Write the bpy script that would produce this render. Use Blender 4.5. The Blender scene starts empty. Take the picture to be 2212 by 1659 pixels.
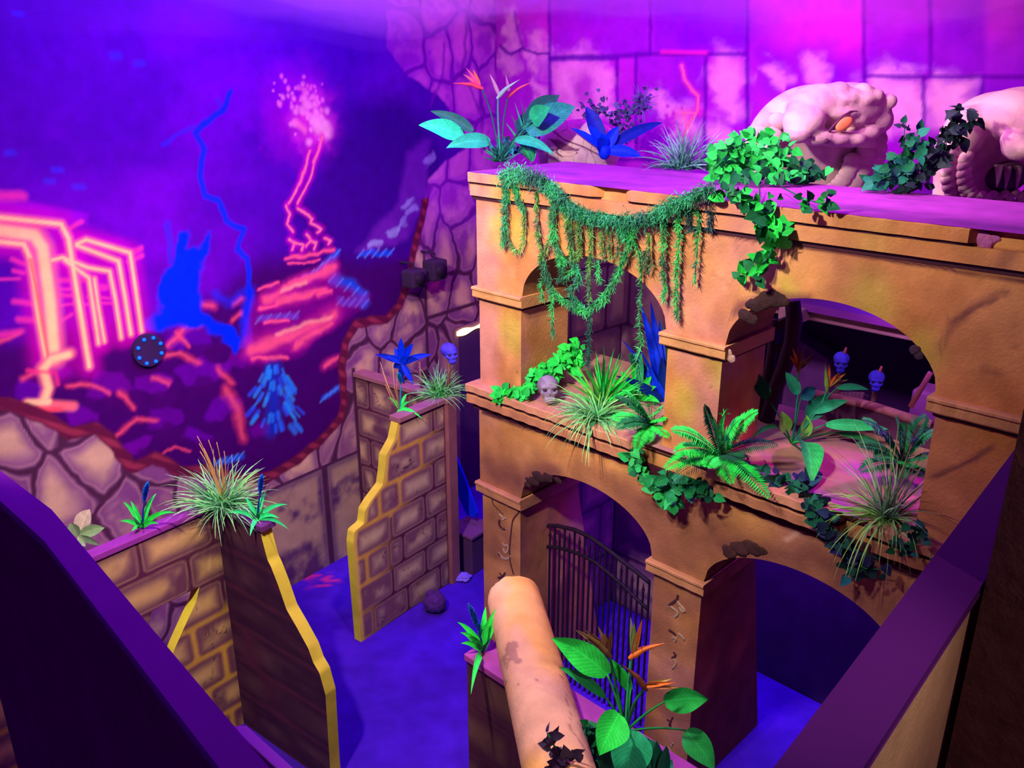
import bpy, bmesh, math, random
import numpy as np
from mathutils import Vector
random.seed(7); RNG = np.random.default_rng(7)
scn = bpy.context.scene
COL = scn.collection

# ------------------------------------------------------------ camera
F = 1850.0; PIT = math.radians(20); CX, CY = 1106.0, 829.5
CAM = np.array([0, 0, 4.5])
RI = np.array([1., 0, 0]); UP = np.array([0, math.sin(PIT), math.cos(PIT)]); FW = np.array([0, math.cos(PIT), -math.sin(PIT)])
cd = bpy.data.cameras.new('camera'); cam = bpy.data.objects.new('camera', cd); COL.objects.link(cam)
cam.location = CAM; cam.rotation_euler = (math.radians(70), 0, 0)
cd.sensor_width = 36; cd.lens = F / 2212 * 36; cd.clip_start = .02
scn.camera = cam
vs = scn.view_settings
vs.view_transform = 'Standard'; vs.look = 'None'; vs.gamma = 1; vs.exposure = 0

# photograph measurements -> places in the room
def ray(x, y): return RI * (x - CX) - UP * (y - CY) + FW * F
def hit(x, y, p, n):
    d = ray(x, y); p = np.array(p, float)
    return CAM + d * ((p - CAM) @ n / (d @ n))
def hz(x, y, z): return hit(x, y, (0, 0, z), np.array([0, 0, 1.]))
def at(x, y, Y): d = ray(x, y); return CAM + d * (Y / d[1])
def pxm(p): return ((np.array(p) - CAM) @ FW) / F          # metres per photo pixel at a point
class Frame:
    def __init__(s, o, deg):
        a = math.radians(deg); s.o = np.array([o[0], o[1], 0.])
        s.n = np.array([math.sin(a), math.cos(a), 0]); s.e = np.array([math.cos(a), -math.sin(a), 0])
    def w(s, u, v, z): return s.o + s.e * u + s.n * v + np.array([0, 0, z])
    def l(s, p): d = np.array(p) - s.o; return np.array([d @ s.e, d @ s.n, d[2]])
    def onv(s, x, y, v=0.): return s.l(hit(x, y, s.w(0, v, 0), s.n))
    def onu(s, x, y, u=0.): return s.l(hit(x, y, s.w(u, 0, 0), s.e))
    def onz(s, x, y, z): return s.l(hz(x, y, z))
    def W(s, U, V, Z): return s.o + np.outer(U, s.e) + np.outer(V, s.n) + np.outer(Z, [0, 0, 1.])
L = Frame((-1.8425, 7.135), 37.5)                           # room: u = distance from mural wall, v = along it
R = Frame((hit(1031, 600, (0, 5.7, 0), np.array([0, 1., 0]))[:2]), 44.5)   # ruin: u along facade, v into it
ZS, ZL = 2.44, 3.894                                       # sill and ledge heights

# ------------------------------------------------------------ objects
def link(o, parent=None):
    COL.objects.link(o)
    if parent is not None: o.parent = parent
    return o
def tag(o, label=None, cat=None, group=None, kind=None):
    if label: o['label'] = label
    if cat: o['category'] = cat
    if group: o['group'] = group
    if kind: o['kind'] = kind
    return o
def thing(name, label, cat, loc, group=None):
    o = bpy.data.objects.new(name, None); o.empty_display_size = .05; o.location = tuple(float(c) for c in loc)
    link(o); return tag(o, label, cat, group)
class MB:
    def __init__(s): s.v = []; s.f = []; s.c = []; s.t = []; s.col = (1, 1, 1)
    def add(s, vs, fs, col=None, ts=None):
        b = len(s.v); col = s.col if col is None else col
        s.v += [tuple(map(float, p)) for p in vs]; s.f += [tuple(b + i for i in f) for f in fs]
        if isinstance(col, np.ndarray) and col.ndim == 2: s.c += [tuple(c) for c in col]
        else: s.c += [tuple(col)] * len(vs)
        s.t += list(ts) if ts is not None else [(0, 0)] * len(vs)
    def build(s, name, mat, parent=None, smooth=False, bevel=0, label=None):
        loc = np.array(parent.matrix_basis.translation) if parent is not None else np.zeros(3)
        q = parent.parent if parent is not None else None
        while q is not None: loc = loc + np.array(q.matrix_basis.translation); q = q.parent
        me = bpy.data.meshes.new(name)
        me.from_pydata([(p[0] - loc[0], p[1] - loc[1], p[2] - loc[2]) for p in s.v], [], s.f)
        a = me.color_attributes.new('Col', 'FLOAT_COLOR', 'POINT')
        a.data.foreach_set('color', np.hstack([np.array(s.c, float), np.ones((len(s.c), 1))]).ravel())
        uv = me.uv_layers.new(name='UV'); li = np.empty(len(me.loops), int); me.loops.foreach_get('vertex_index', li)
        uv.data.foreach_set('uv', np.array(s.t, float)[li].ravel())
        if smooth: me.polygons.foreach_set('use_smooth', [True] * len(me.polygons))
        me.materials.append(mat); me.update()
        o = link(bpy.data.objects.new(name, me), parent)
        if bevel:
            b = o.modifiers.new('bevel', 'BEVEL'); b.width = bevel; b.segments = 2; b.limit_method = 'ANGLE'
        if label: o['label'] = label
        return o
    # shapes
    def box(s, fr, u0, u1, v0, v1, z0, z1, col=None):
        P = [fr.w(u, v, z) for z in (z0, z1) for (u, v) in ((u0, v0), (u1, v0), (u1, v1), (u0, v1))]
        s.add(P, [(3, 2, 1, 0), (4, 5, 6, 7), (0, 1, 5, 4), (1, 2, 6, 5), (2, 3, 7, 6), (3, 0, 4, 7)], col)
    def hexa(s, P, col=None):
        s.add(P, [(3, 2, 1, 0), (4, 5, 6, 7), (0, 1, 5, 4), (1, 2, 6, 5), (2, 3, 7, 6), (3, 0, 4, 7)], col)
    def grid(s, P, nu, nv, col=None):                       # P: (nu*nv,3), row-major nu rows of nv
        fs = [(i * nv + j, i * nv + j + 1, (i + 1) * nv + j + 1, (i + 1) * nv + j) for i in range(nu - 1) for j in range(nv - 1)]
        s.add(P, fs, col)
    def tube(s, pts, r0, r1=None, n=6, col=None, cap=True):
        r1 = r0 if r1 is None else r1; pts = [np.array(p, float) for p in pts]; m = len(pts); V = []
        ref = np.array([.3, .2, .93])
        for i, p in enumerate(pts):
            t = pts[min(i + 1, m - 1)] - pts[max(i - 1, 0)]; t = t / (np.linalg.norm(t) + 1e-9)
            a = np.cross(t, ref); a /= np.linalg.norm(a) + 1e-9
            if np.linalg.norm(np.cross(t, ref)) < .05: a = np.cross(t, [1, 0, 0]); a /= np.linalg.norm(a)
            b = np.cross(t, a); r = r0 + (r1 - r0) * i / max(1, m - 1)
            V += [p + r * (a * math.cos(k * 2 * math.pi / n) + b * math.sin(k * 2 * math.pi / n)) for k in range(n)]
        fs = [(i * n + k, i * n + (k + 1) % n, (i + 1) * n + (k + 1) % n, (i + 1) * n + k) for i in range(m - 1) for k in range(n)]
        if cap: fs += [tuple(range(n - 1, -1, -1)), tuple((m - 1) * n + k for k in range(n))]
        s.add(V, fs, col)
    def ell(s, c, r, ax=None, nu=12, nv=8, col=None):
        ax = np.eye(3) if ax is None else ax; V = []
        for j in range(nv + 1):
            ph = math.pi * j / nv
            for i in range(nu):
                th = 2 * math.pi * i / nu
                q = np.array([math.sin(ph) * math.cos(th) * r[0], math.sin(ph) * math.sin(th) * r[1], math.cos(ph) * r[2]])
                V.append(np.array(c) + q @ ax)
        fs = [(j * nu + i, j * nu + (i + 1) % nu, (j + 1) * nu + (i + 1) % nu, (j + 1) * nu + i) for j in range(nv) for i in range(nu)]
        s.add(V, fs, col)
    def leaf(s, p0, p1, w, nh, sag=.1, fold=.3, n=8, prof=.75, col=(.1, .6, .1), wav=0, bend=None):
        p0 = np.array(p0, float); p1 = np.array(p1, float); ln = np.linalg.norm(p1 - p0)
        nh = np.array(nh, float); nh /= np.linalg.norm(nh) + 1e-9
        mid = (p0 + p1) / 2 + (np.array(bend) if bend is not None else np.array([0, 0, 1.])) * sag * ln
        V = []; T = []; ph = random.random() * 6
        for i in range(n + 1):
            t = i / n; c = (1 - t) ** 2 * p0 + 2 * t * (1 - t) * mid + t * t * p1
            tg = 2 * (1 - t) * (mid - p0) + 2 * t * (p1 - mid); tg /= np.linalg.norm(tg) + 1e-9
            sd = np.cross(tg, nh); sd /= np.linalg.norm(sd) + 1e-9; nr = np.cross(sd, tg)
            ww = w / 2 * max(.02, math.sin(math.pi * min(1, .03 + .97 * t) ** prof) ** .85)
            for k in (-1, -.5, 0, .5, 1):
                V.append(c + sd * k * ww + nr * (fold * abs(k) ** 1.5 * ww + wav * w * abs(k) * math.sin(9 * t + ph + k))); T.append((k * .5 + .5, t))
        fs = [(i * 5 + k, i * 5 + k + 1, i * 5 + k + 6, i * 5 + k + 5) for i in range(n) for k in range(4)]
        s.add(V, fs, col, T)
    def blade(s, p0, d, ln, w, droop, col, n=6, tipcol=None, clamp=None):
        p = np.array(p0, float); d = np.array(d, float); d /= np.linalg.norm(d)
        sd = np.cross(d, [0, 0, 1.]); sd = sd / (np.linalg.norm(sd) + 1e-6) if np.linalg.norm(sd) > .05 else np.array([1., 0, 0])
        a = random.random() * 3; sd = sd * math.cos(a) + np.cross(sd, d) * math.sin(a)
        V = []; st = ln / n; C = []; tipcol = tipcol or col
        for i in range(n + 1):
            t = i / n; ww = w * (1 - t ** 2.2) * .5 + .0004
            V += [p - sd * ww, p + sd * ww]; C += [np.array(col) * (1 - t) + np.array(tipcol) * t] * 2
            d = d + np.array([0, 0, -droop * st * (.4 + 1.6 * t)]); d /= np.linalg.norm(d); p = p + d * st
            if clamp is not None: p = clamp(p)
        s.add(V, [(2 * i, 2 * i + 1, 2 * i + 3, 2 * i + 2) for i in range(n)], np.array(C))

# ------------------------------------------------------------ noise and paint
def _h(ix, iy, sd):
    n = (ix * 374761393 + iy * 668265263 + sd * 974634777) & 0x7fffffff
    n = ((n ^ (n >> 13)) * 1274126177) & 0x7fffffff
    return ((n ^ (n >> 16)) & 0xffff) / 65535.0
def vnoise(x, y, sd=0):
    x = np.asarray(x, float); y = np.asarray(y, float)
    ix = np.floor(x).astype(np.int64); iy = np.floor(y).astype(np.int64); fx = x - ix; fy = y - iy
    fx = fx * fx * (3 - 2 * fx); fy = fy * fy * (3 - 2 * fy)
    a = _h(ix, iy, sd); b = _h(ix + 1, iy, sd); c = _h(ix, iy + 1, sd); d = _h(ix + 1, iy + 1, sd)
    return (a * (1 - fx) + b * fx) * (1 - fy) + (c * (1 - fx) + d * fx) * fy
def fbm(x, y, sd=0, o=4):
    t = 0; a = .5; f = 1
    for k in range(o): t = t + a * vnoise(x * f, y * f, sd + k * 17); a *= .5; f *= 2.03
    return t / (1 - .5 ** o)
def sst(a, b, x): t = np.clip((x - a) / (b - a + 1e-12), 0, 1); return t * t * (3 - 2 * t)
def mixc(C, col, a): return C * (1 - a[:, None]) + np.asarray(col, float) * a[:, None]
def dpoly(A, B, pts):                                       # distance of points (A,B) to a polyline
    best = np.full(A.shape, 1e9); pts = np.array(pts, float)
    for (x0, y0), (x1, y1) in zip(pts[:-1], pts[1:]):
        dx, dy = x1 - x0, y1 - y0; l2 = dx * dx + dy * dy + 1e-12
        t = np.clip(((A - x0) * dx + (B - y0) * dy) / l2, 0, 1)
        best = np.minimum(best, np.hypot(A - x0 - t * dx, B - y0 - t * dy))
    return best
def inpoly(A, B, pts):
    r = np.zeros(A.shape, bool); n = len(pts)
    for i in range(n):
        x0, y0 = pts[i]; x1, y1 = pts[(i + 1) % n]
        c = ((y0 > B) != (y1 > B)) & (A < (x1 - x0) * (B - y0) / (y1 - y0 + 1e-12) + x0); r ^= c
    return r
class Paint:
    def __init__(s, A, B, C, conv, sc): s.A = A; s.B = B; s.C = C; s.conv = conv; s.sc = sc
    def stroke(s, pts, w, col, soft=.4, a=1., jit=0):
        P = [s.conv(*p) for p in pts]; k = s.sc(P[len(P) // 2]); wm = w * k / 2; sf = max(wm * soft, .008)
        pa = np.array(P); r = wm + sf + .05
        m = (s.A > pa[:, 0].min() - r) & (s.A < pa[:, 0].max() + r) & (s.B > pa[:, 1].min() - r) & (s.B < pa[:, 1].max() + r)
        if not m.any(): return
        A, B = s.A[m], s.B[m]
        if jit: A = A + jit * k * (fbm(A * 9, B * 9, 3) - .5) * 2; B = B + jit * k * (fbm(A * 9, B * 9, 9) - .5) * 2
        d = dpoly(A, B, P) if len(P) > 1 else np.hypot(A - P[0][0], B - P[0][1])
        al = a * (1 - sst(wm - sf, wm + sf, d)); s.C[m] = mixc(s.C[m], col, al)
    def poly(s, pts, col, soft=4, a=1., jit=0):
        P = [s.conv(*p) for p in pts]; k = s.sc(P[0]); A, B = s.A, s.B
        if jit: A = A + jit * k * (fbm(s.A * 5, s.B * 5, 3) - .5) * 2; B = B + jit * k * (fbm(s.A * 5, s.B * 5, 9) - .5) * 2
        d = dpoly(A, B, P + [P[0]]); d = np.where(inpoly(A, B, P), -d, d)
        s.C = mixc(s.C, col, a * (1 - sst(-soft * k, soft * k, d)))

# ------------------------------------------------------------ materials
def material(name, rough=.8, bump=0., bscale=30., var=.25, vscale=6., emit=None, color=None, veins=False, metal=0., spec=.3):
    m = bpy.data.materials.new(name); m.use_nodes = True; nt = m.node_tree; b = nt.nodes['Principled BSDF']
    b.inputs['Roughness'].default_value = rough; b.inputs['Metallic'].default_value = metal
    b.inputs['Specular IOR Level'].default_value = spec
    if color is None:
        a = nt.nodes.new('ShaderNodeAttribute'); a.attribute_name = 'Col'; src = a.outputs['Color']
    else:
        a = nt.nodes.new('ShaderNodeRGB'); a.outputs[0].default_value = (*color, 1); src = a.outputs[0]
    tc = nt.nodes.new('ShaderNodeTexCoord')
    nz = nt.nodes.new('ShaderNodeTexNoise'); nz.inputs['Scale'].default_value = vscale; nz.inputs['Detail'].default_value = 6
    nt.links.new(tc.outputs['Object'], nz.inputs['Vector'])
    mr = nt.nodes.new('ShaderNodeMapRange'); mr.inputs[1].default_value = .3; mr.inputs[2].default_value = .7
    mr.inputs[3].default_value = 1 - var; mr.inputs[4].default_value = 1 + var * .6; nt.links.new(nz.outputs[0], mr.inputs[0])
    mx = nt.nodes.new('ShaderNodeMix'); mx.data_type = 'RGBA'; mx.blend_type = 'MULTIPLY'; mx.inputs[0].default_value = 1
    nt.links.new(src, mx.inputs[6]); nt.links.new(mr.outputs[0], mx.inputs[7]); out = mx.outputs[2]
    if veins:
        uv = nt.nodes.new('ShaderNodeUVMap'); sp = nt.nodes.new('ShaderNodeSeparateXYZ'); nt.links.new(uv.outputs[0], sp.inputs[0])
        def mth(op, a_, b_=None):
            n = nt.nodes.new('ShaderNodeMath'); n.operation = op
            for i, q in enumerate((a_, b_)):
                if q is None: continue
                if isinstance(q, (int, float)): n.inputs[i].default_value = q
                else: nt.links.new(q, n.inputs[i])
            return n.outputs[0]
        ax = mth('ABSOLUTE', mth('SUBTRACT', sp.outputs[0], .5))
        ph = mth('SUBTRACT', mth('MULTIPLY', sp.outputs[1], 75.), mth('MULTIPLY', ax, 40.))
        vv = mth('ADD', mth('MULTIPLY', mth('SINE', ph), .09), .93)
        mid = mth('LESS_THAN', ax, .035); vv = mth('ADD', vv, mth('MULTIPLY', mid, .25))
        m2 = nt.nodes.new('ShaderNodeMix'); m2.data_type = 'RGBA'; m2.blend_type = 'MULTIPLY'; m2.inputs[0].default_value = 1
        nt.links.new(out, m2.inputs[6]); nt.links.new(vv, m2.inputs[7]); out = m2.outputs[2]
    nt.links.new(out, b.inputs['Base Color'])
    if bump:
        n2 = nt.nodes.new('ShaderNodeTexNoise'); n2.inputs['Scale'].default_value = bscale; n2.inputs['Detail'].default_value = 8; n2.inputs['Roughness'].default_value = .65
        nt.links.new(tc.outputs['Object'], n2.inputs['Vector'])
        bp = nt.nodes.new('ShaderNodeBump'); bp.inputs['Strength'].default_value = bump; bp.inputs['Distance'].default_value = .02
        nt.links.new(n2.outputs[0], bp.inputs['Height']); nt.links.new(bp.outputs[0], b.inputs['Normal'])
    if emit:
        b.inputs['Emission Color'].default_value = (*emit[0], 1); b.inputs['Emission Strength'].default_value = emit[1]
    return m
M_PAINT = material('painted_wall', .9, .12, 40, .12, 9, spec=.05)
M_STUCCO = material('orange_stucco', .95, .35, 55, .20, 7, spec=.08)
M_ROUGH = material('chipped_foam', .95, .9, 22, .35, 14)
M_PLANT = material('plant', .55, 0, 1, .22, 26, veins=True, spec=.15)
M_GRASS = material('thin_plant', .6, 0, 1, .2, 18, spec=.15)
M_PLAIN = material('plain', .7, .1, 40, .18, 8)
M_FOAM = material('sculpted_foam', .8, .3, 25, .15, 6)
M_IRON = material('black_iron', .6, 0, 1, .2, 20, color=(.02, .008, .03), spec=.1)
M_FLOOR = material('floor_carpet', .95, .15, 90, .22, 5, spec=.03)
M_WOOD = material('painted_board', .6, .06, 30, .1, 3)
def lin(r, g, b): return tuple(((c / 255) / 12.92 if c <= 10 else ((c / 255 + .055) / 1.055) ** 2.4) for c in (r, g, b))
# ------------------------------------------------------------ the room
def planewall(name, fr, P0, P1, z0, z1, st, colf, thick=.1):
    (u0, v0), (u1, v1) = P0, P1; ln = math.hypot(u1 - u0, v1 - v0)
    n = int(ln / st) + 2; m = int((z1 - z0) / st) + 2
    S, Z = np.meshgrid(np.linspace(0, 1, n), np.linspace(z0, z1, m)); S = S.ravel(); Z = Z.ravel()
    U = u0 + (u1 - u0) * S; V = v0 + (v1 - v0) * S
    b = MB(); b.grid(fr.W(U, V, Z), m, n, colf(U, V, Z))
    nx, ny = -(v1 - v0) / ln * thick, (u1 - u0) / ln * thick   # body of the wall behind its painted face
    q = [fr.w(*p) for p in ((u0 + nx, v0 + ny, z0), (u1 + nx, v1 + ny, z0), (u1 + nx, v1 + ny, z1), (u0 + nx, v0 + ny, z1),
                            (u0, v0, z0), (u1, v1, z0), (u1, v1, z1), (u0, v0, z1))]
    b.add(q, [(0, 1, 2, 3), (4, 0, 3, 7), (1, 5, 6, 2), (3, 2, 6, 7), (4, 5, 1, 0)], (.1, .05, .15))
    return tag(b.build(name, M_PAINT), kind='structure')

def stones(A, B, size, sd, warp=.12):
    A = A + warp * (fbm(A * 2.2, B * 2.2, sd + 5) - .5) * 2; B = B + warp * (fbm(A * 2.2, B * 2.2, sd + 11) - .5) * 2
    x, y = A / size, B / (size * 1.25); ix, iy = np.floor(x).astype(int), np.floor(y).astype(int)
    f1 = np.full(A.shape, 9.); f2 = np.full(A.shape, 9.); idv = np.zeros(A.shape)
    for dx in (-1, 0, 1):
        for dy in (-1, 0, 1):
            jx = ix + dx; jy = iy + dy
            px = jx + .15 + .7 * _h(jx, jy, sd); py = jy + .15 + .7 * _h(jx, jy, sd + 3); d = np.hypot(x - px, y - py)
            n = d < f1; f2 = np.where(n, f1, np.minimum(f2, d)); idv = np.where(n, _h(jx, jy, sd + 8), idv); f1 = np.where(n, d, f1)
    return (f2 - f1) * size, idv
def blocks(A, B, w, h, off=.5, sd=0):
    r = np.floor(B / h).astype(int); a = A / w + off * (r % 2) + .25 * _h(r, r * 0, sd); k = np.floor(a).astype(int)
    fx = (a - k) * w; fy = B - r * h
    cut = (_h(k, r, sd + 4) > .90); hw = w * (.35 + .3 * _h(k, r, sd + 6)); fx2 = np.where(fx < hw, np.minimum(fx, hw - fx), np.minimum(fx - hw, w - fx))
    ex = np.where(cut, fx2, np.minimum(fx, w - fx)); ey = np.minimum(fy, h - fy)
    rr = .05; qx = np.maximum(rr - ex, 0); qy = np.maximum(rr - ey, 0)
    e = np.where((qx > 0) & (qy > 0), rr - np.hypot(qx, qy), np.minimum(ex, ey))
    return e, _h(k + 7 * cut * (fx < hw), r, sd + 9)

BRT = np.array([.62, .39, .22]); BRD = np.array([.075, .018, .06])
def stonecol(e, idv, A, B, sd, light=BRT, seam=BRD, w=.016, dark=(.17, .06, .14), grow=.13):
    n = fbm(A * 4.2 + idv * 31, B * 4.2, sd); k = sst(.02, grow, e)
    t = np.clip(k * sst(.26, .56, n + .12 * (idv - .5)), 0, 1)
    C = np.asarray(dark) + (np.asarray(light) - np.asarray(dark)) * t[:, None]
    rim = np.exp(-((e - w * 1.5) / max(.007, w * .35)) ** 2) * .55; C = mixc(C, np.asarray(light) * 1.05, rim * .5)
    return mixc(C, seam, 1 - sst(w * .35, w * 1.35, e))

LC = lambda x, y: tuple(L.onu(x, y, 0)[1:])
LS = lambda p: pxm(L.w(0, p[0], p[1]))
BOUND = [(835, 100), (880, 165), (945, 205), (1000, 275), (1010, 320), (960, 350), (925, 390), (912, 470), (893, 545), (885, 600), (862, 660), (835, 690), (770, 698), (745, 745), (738, 800),
         (745, 860), (735, 905), (690, 955), (640, 995), (585, 1030), (520, 1035), (455, 1015), (395, 1020), (330, 990), (285, 1010), (250, 965), (205, 925), (150, 935), (95, 900), (40, 880), (-60, 860), (-200, 850)]
def mural(U, V, Z):
    N = len(V); hz_ = fbm(V * 1.3, Z * 1.3, 2)
    C = np.tile(np.array([.075, .0, .37]), (N, 1))
    C = mixc(C, (.17, .0, .55), sst(.45, .75, fbm(V * .8, Z * 1.1, 21)) * .8)
    P = Paint(V, Z, C, LC, LS); S = P.stroke
    P.poly([(-250, 800), (150, 700), (400, 700), (560, 560), (740, 540), (900, 560), (900, 1300), (-250, 1300)], (.050, 0, .115), 50, .95, 20)
    P.poly([(690, 330), (760, 240), (860, 200), (960, 330), (930, 480), (880, 560), (700, 560), (640, 480)], (.040, 0, .22), 40, .9, 30)   # mountain
    P.poly([(860, 440), (880, 330), (930, 300), (920, 430), (880, 520), (790, 545), (770, 540)], (.17, .015, .42), 12, .8, 12)
    for x, y in ((930, 345), (880, 440), (870, 485), (850, 500), (810, 525), (890, 455)): S([(x - 9, y + 8), (x + 7, y - 6)], 15, (.35, .35, .75), .6, .7, 14)
    # dark rock tiers and facets at the foot of the falls
    rk = random.Random(4)
    for x, y, w in ((350, 905, 60), (300, 960, 50), (480, 880, 60), (430, 940, 46), (230, 830, 70), (60, 850, 60), (330, 830, 60), (520, 780, 50), (400, 730, 80), (420, 800, 70), (180, 900, 50), (560, 930, 40), (480, 800, 40), (140, 800, 40)):
        P.poly([(x + w * math.cos(k * 1.05 + rk.random()) * .75, y + w * math.sin(k * 1.05 + rk.random()) * .5) for k in range(6)], (.12 + .06 * rk.random(), 0, .32 + .1 * rk.random()), 6, .7, 12)
        P.poly([(x + w * .4 + w * math.cos(k * 1.26 + rk.random()) * .6, y + w * .5 + w * math.sin(k * 1.26 + rk.random()) * .4) for k in range(5)], (.06, 0, .13), 6, .8, 10)
    RED = (.85, .04, .14); PNK = (.95, .10, .24)
    for pts, w in (([(365, 745), (400, 708), (430, 700)], 16), ([(360, 770), (390, 762), (430, 785)], 14), ([(485, 845), (510, 880), (525, 945)], 22), ([(252, 940), (298, 905), (335, 912)], 13), ([(150, 835), (200, 832), (235, 850)], 12),
                   ([(260, 845), (290, 880)], 14), ([(330, 815), (365, 830)], 12), ([(470, 800), (500, 830)], 14), ([(50, 820), (90, 800)], 14), ([(0, 880), (20, 890)], 10), ([(150, 930), (250, 965), (262, 990)], 7), ([(340, 990), (380, 965), (410, 975)], 6),
                   ([(505, 655), (520, 650)], 14), ([(440, 660), (462, 662)], 16), ([(500, 690), (520, 680)], 12), ([(0, 735), (45, 720)], 12), ([(380, 720), (410, 745)], 10)): S(pts, w, RED, 1, .55, 9); S(pts, w * .45, (.9, .12, .2), 1, .4, 6)
    # blue river, figure and tree
    BL = (.0, .02, .92)
    S([(500, 200), (482, 240), (442, 265), (420, 288), (440, 322), (430, 380), (442, 425), (470, 432), (490, 478), (527, 497), (512, 538), (537, 560), (541, 640)], 13, BL, .4, .9, 5)
    S([(442, 265), (385, 288), (352, 312)], 8, BL, .9, .5, 8); S([(480, 235), (470, 215)], 9, BL, .8, .5)
    P.poly([(350, 640), (352, 585), (385, 560), (392, 515), (412, 510), (418, 545), (436, 540), (444, 508), (458, 505), (452, 560), (440, 610), (440, 660), (480, 690), (515, 700), (522, 735), (500, 765), (480, 730), (440, 700), (380, 690), (335, 710), (318, 690)], BL, 7, 1, 30)
    S([(362, 485), (372, 560)], 14, BL, 1, .6, 8); S([(540, 630), (530, 700), (535, 740)], 26, BL, .8, .9, 10); S([(470, 640), (500, 650), (520, 640)], 22, BL, .9, .5, 12)
    for x, y in ((125, 365), (170, 402), (108, 390), (20, 330), (40, 30), (250, 120), (300, 140)): S([(x - 8, y), (x + 8, y)], 12, (.02, .03, .85), 1, .4, 6)
    # blue boughs and lava river
    for pts, w in (([(728, 548), (690, 585), (655, 605)], 16), ([(718, 600), (760, 615), (785, 640)], 22), ([(735, 650), (790, 655)], 18), ([(780, 548), (845, 545)], 9), ([(560, 690), (640, 680)], 12), ([(700, 860), (740, 830)], 14), ([(470, 1000), (520, 985)], 12)):
        S(pts, w, (.0, .09, .85), .9, .8, 8)
        for q in range(5): x = pts[0][0] + (pts[-1][0] - pts[0][0]) * q / 4; y = pts[0][1] + (pts[-1][1] - pts[0][1]) * q / 4; S([(x + 6, y - 8), (x - 8, y + 9)], 4, (.1, .3, .95), 1, .7)
    P.poly([(560, 640), (640, 600), (730, 560), (735, 620), (800, 640), (730, 700), (640, 770), (540, 790), (520, 750)], (.30, .0, .30), 14, .55, 16)
    for pts, w in (([(545, 755), (600, 735), (660, 715), (722, 680)], 26), ([(575, 650), (640, 612), (720, 578)], 18), ([(560, 668), (600, 655)], 7), ([(560, 628), (600, 612)], 6), ([(600, 650), (650, 640), (700, 630)], 16), ([(690, 640), (715, 630)], 9),
                   ([(545, 775), (620, 772)], 9), ([(640, 745), (715, 700)], 14), ([(620, 560), (720, 540)], 7), ([(625, 572), (690, 560)], 4), ([(700, 790), (730, 775)], 14), ([(570, 700), (620, 692)], 6)):
        S(pts, w * 1.5, (.8, .02, .3), 1, .6, 8); S(pts, w * .8, PNK, .9, .95, 8)
    S([(600, 722), (660, 700), (715, 685)], 9, (1, .35, .3), 1, .8, 5); S([(610, 630), (660, 610)], 8, (1, .35, .3), 1, .8, 5)
    # volcano burst
    S([(655, 250)], 150, (.55, .0, .62), 1, .65, 30); S([(680, 262)], 85, (.95, .05, .55), 1, .8, 30)
    rb = random.Random(11)
    for k in range(110):
        a = rb.random(); x = 692 - a * 110 * rb.random() + rb.gauss(0, 9); y = 280 - a * 95 + rb.gauss(0, 16)
        S([(x, y)], 4 + 15 * rb.random() * (1 - a * .6), (1, .16 + .25 * (1 - a), .5 + .2 * (1 - a)), .8, .85, 3)
    S([(688, 276), (704, 282)], 30, (1, .42, .62), .8, .9, 8); S([(655, 280), (640, 265)], 14, (1, .2, .5), .8, .8, 8)
    for pts, w in (([(693, 292), (686, 330), (672, 380), (660, 410), (645, 437)], 5), ([(695, 295), (690, 318), (678, 350)], 4), ([(668, 325), (662, 355), (650, 385), (640, 412), (624, 438)], 5), ([(655, 370), (645, 400)], 4), ([(619, 444), (628, 462), (621, 482), (632, 500)], 5),
                   ([(645, 448), (660, 460), (676, 470), (672, 480), (695, 492), (685, 502)], 5), ([(624, 516), (636, 524), (632, 540)], 5), ([(636, 524), (655, 532), (650, 542)], 5), ([(663, 505), (670, 520), (682, 525), (678, 537)], 5), ([(670, 520), (660, 535)], 4), ([(700, 515), (712, 522), (708, 528)], 5)):
        S(pts, w * 3, (.8, 0, .5), 1, .55, 4); S(pts, w, (1, .22, .30), .6, 1, 5)
    # lava falls
    falls = [([(-160, 486), (0, 498), (74, 508), (92, 535), (108, 650), (118, 775)], 36), ([(-160, 515), (0, 522), (52, 528), (66, 560), (84, 690), (100, 775)], 13), ([(-160, 450), (0, 470), (132, 484), (148, 515), (168, 640), (193, 792)], 13),
             ([(166, 527), (186, 518), (281, 546), (293, 625), (306, 716)], 9), ([(166, 530), (256, 564), (270, 640), (283, 722)], 9), ([(113, 562), (135, 556), (190, 578), (237, 586), (250, 650), (262, 730)], 8), ([(140, 562), (192, 600), (204, 680), (213, 742)], 8), ([(204, 602), (212, 660), (226, 738)], 7)]
    P.poly([(-160, 425), (60, 436), (190, 462), (190, 485), (135, 482), (-160, 455)], (.30, 0, .62), 8, .8)
    P.poly([(150, 500), (260, 515), (312, 545), (300, 560), (170, 520)], (.27, 0, .55), 6, .7)
    for pts, w in falls: S(pts, w * 1.6 + 26, (.62, .0, .45), 1, .62)
    for pts, w in (([(105, 606), (205, 606)], 6), ([(110, 637), (175, 637)], 6), ([(30, 650), (80, 655)], 8), ([(40, 690), (90, 690)], 9), ([(-10, 725), (48, 716)], 9), ([(120, 697), (155, 680)], 5), ([(140, 500), (175, 480)], 7), ([(280, 548), (304, 538)], 8), ([(275, 565), (308, 552)], 6), ([(215, 620), (228, 622)], 8),
                   ([(25, 560), (50, 570)], 7), ([(28, 585), (50, 590)], 6), ([(110, 625), (165, 622)], 4), ([(120, 660), (240, 655)], 4), ([(190, 640), (235, 645)], 4), ([(-40, 605), (40, 602)], 5), ([(-20, 425), (48, 424)], 14)):
        S(pts, w * 1.4, (.85, .03, .38), 1, .8, 4)
    for pts, w in falls: S(pts, w + 5, (1, .16, .28), .7, .95)
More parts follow.
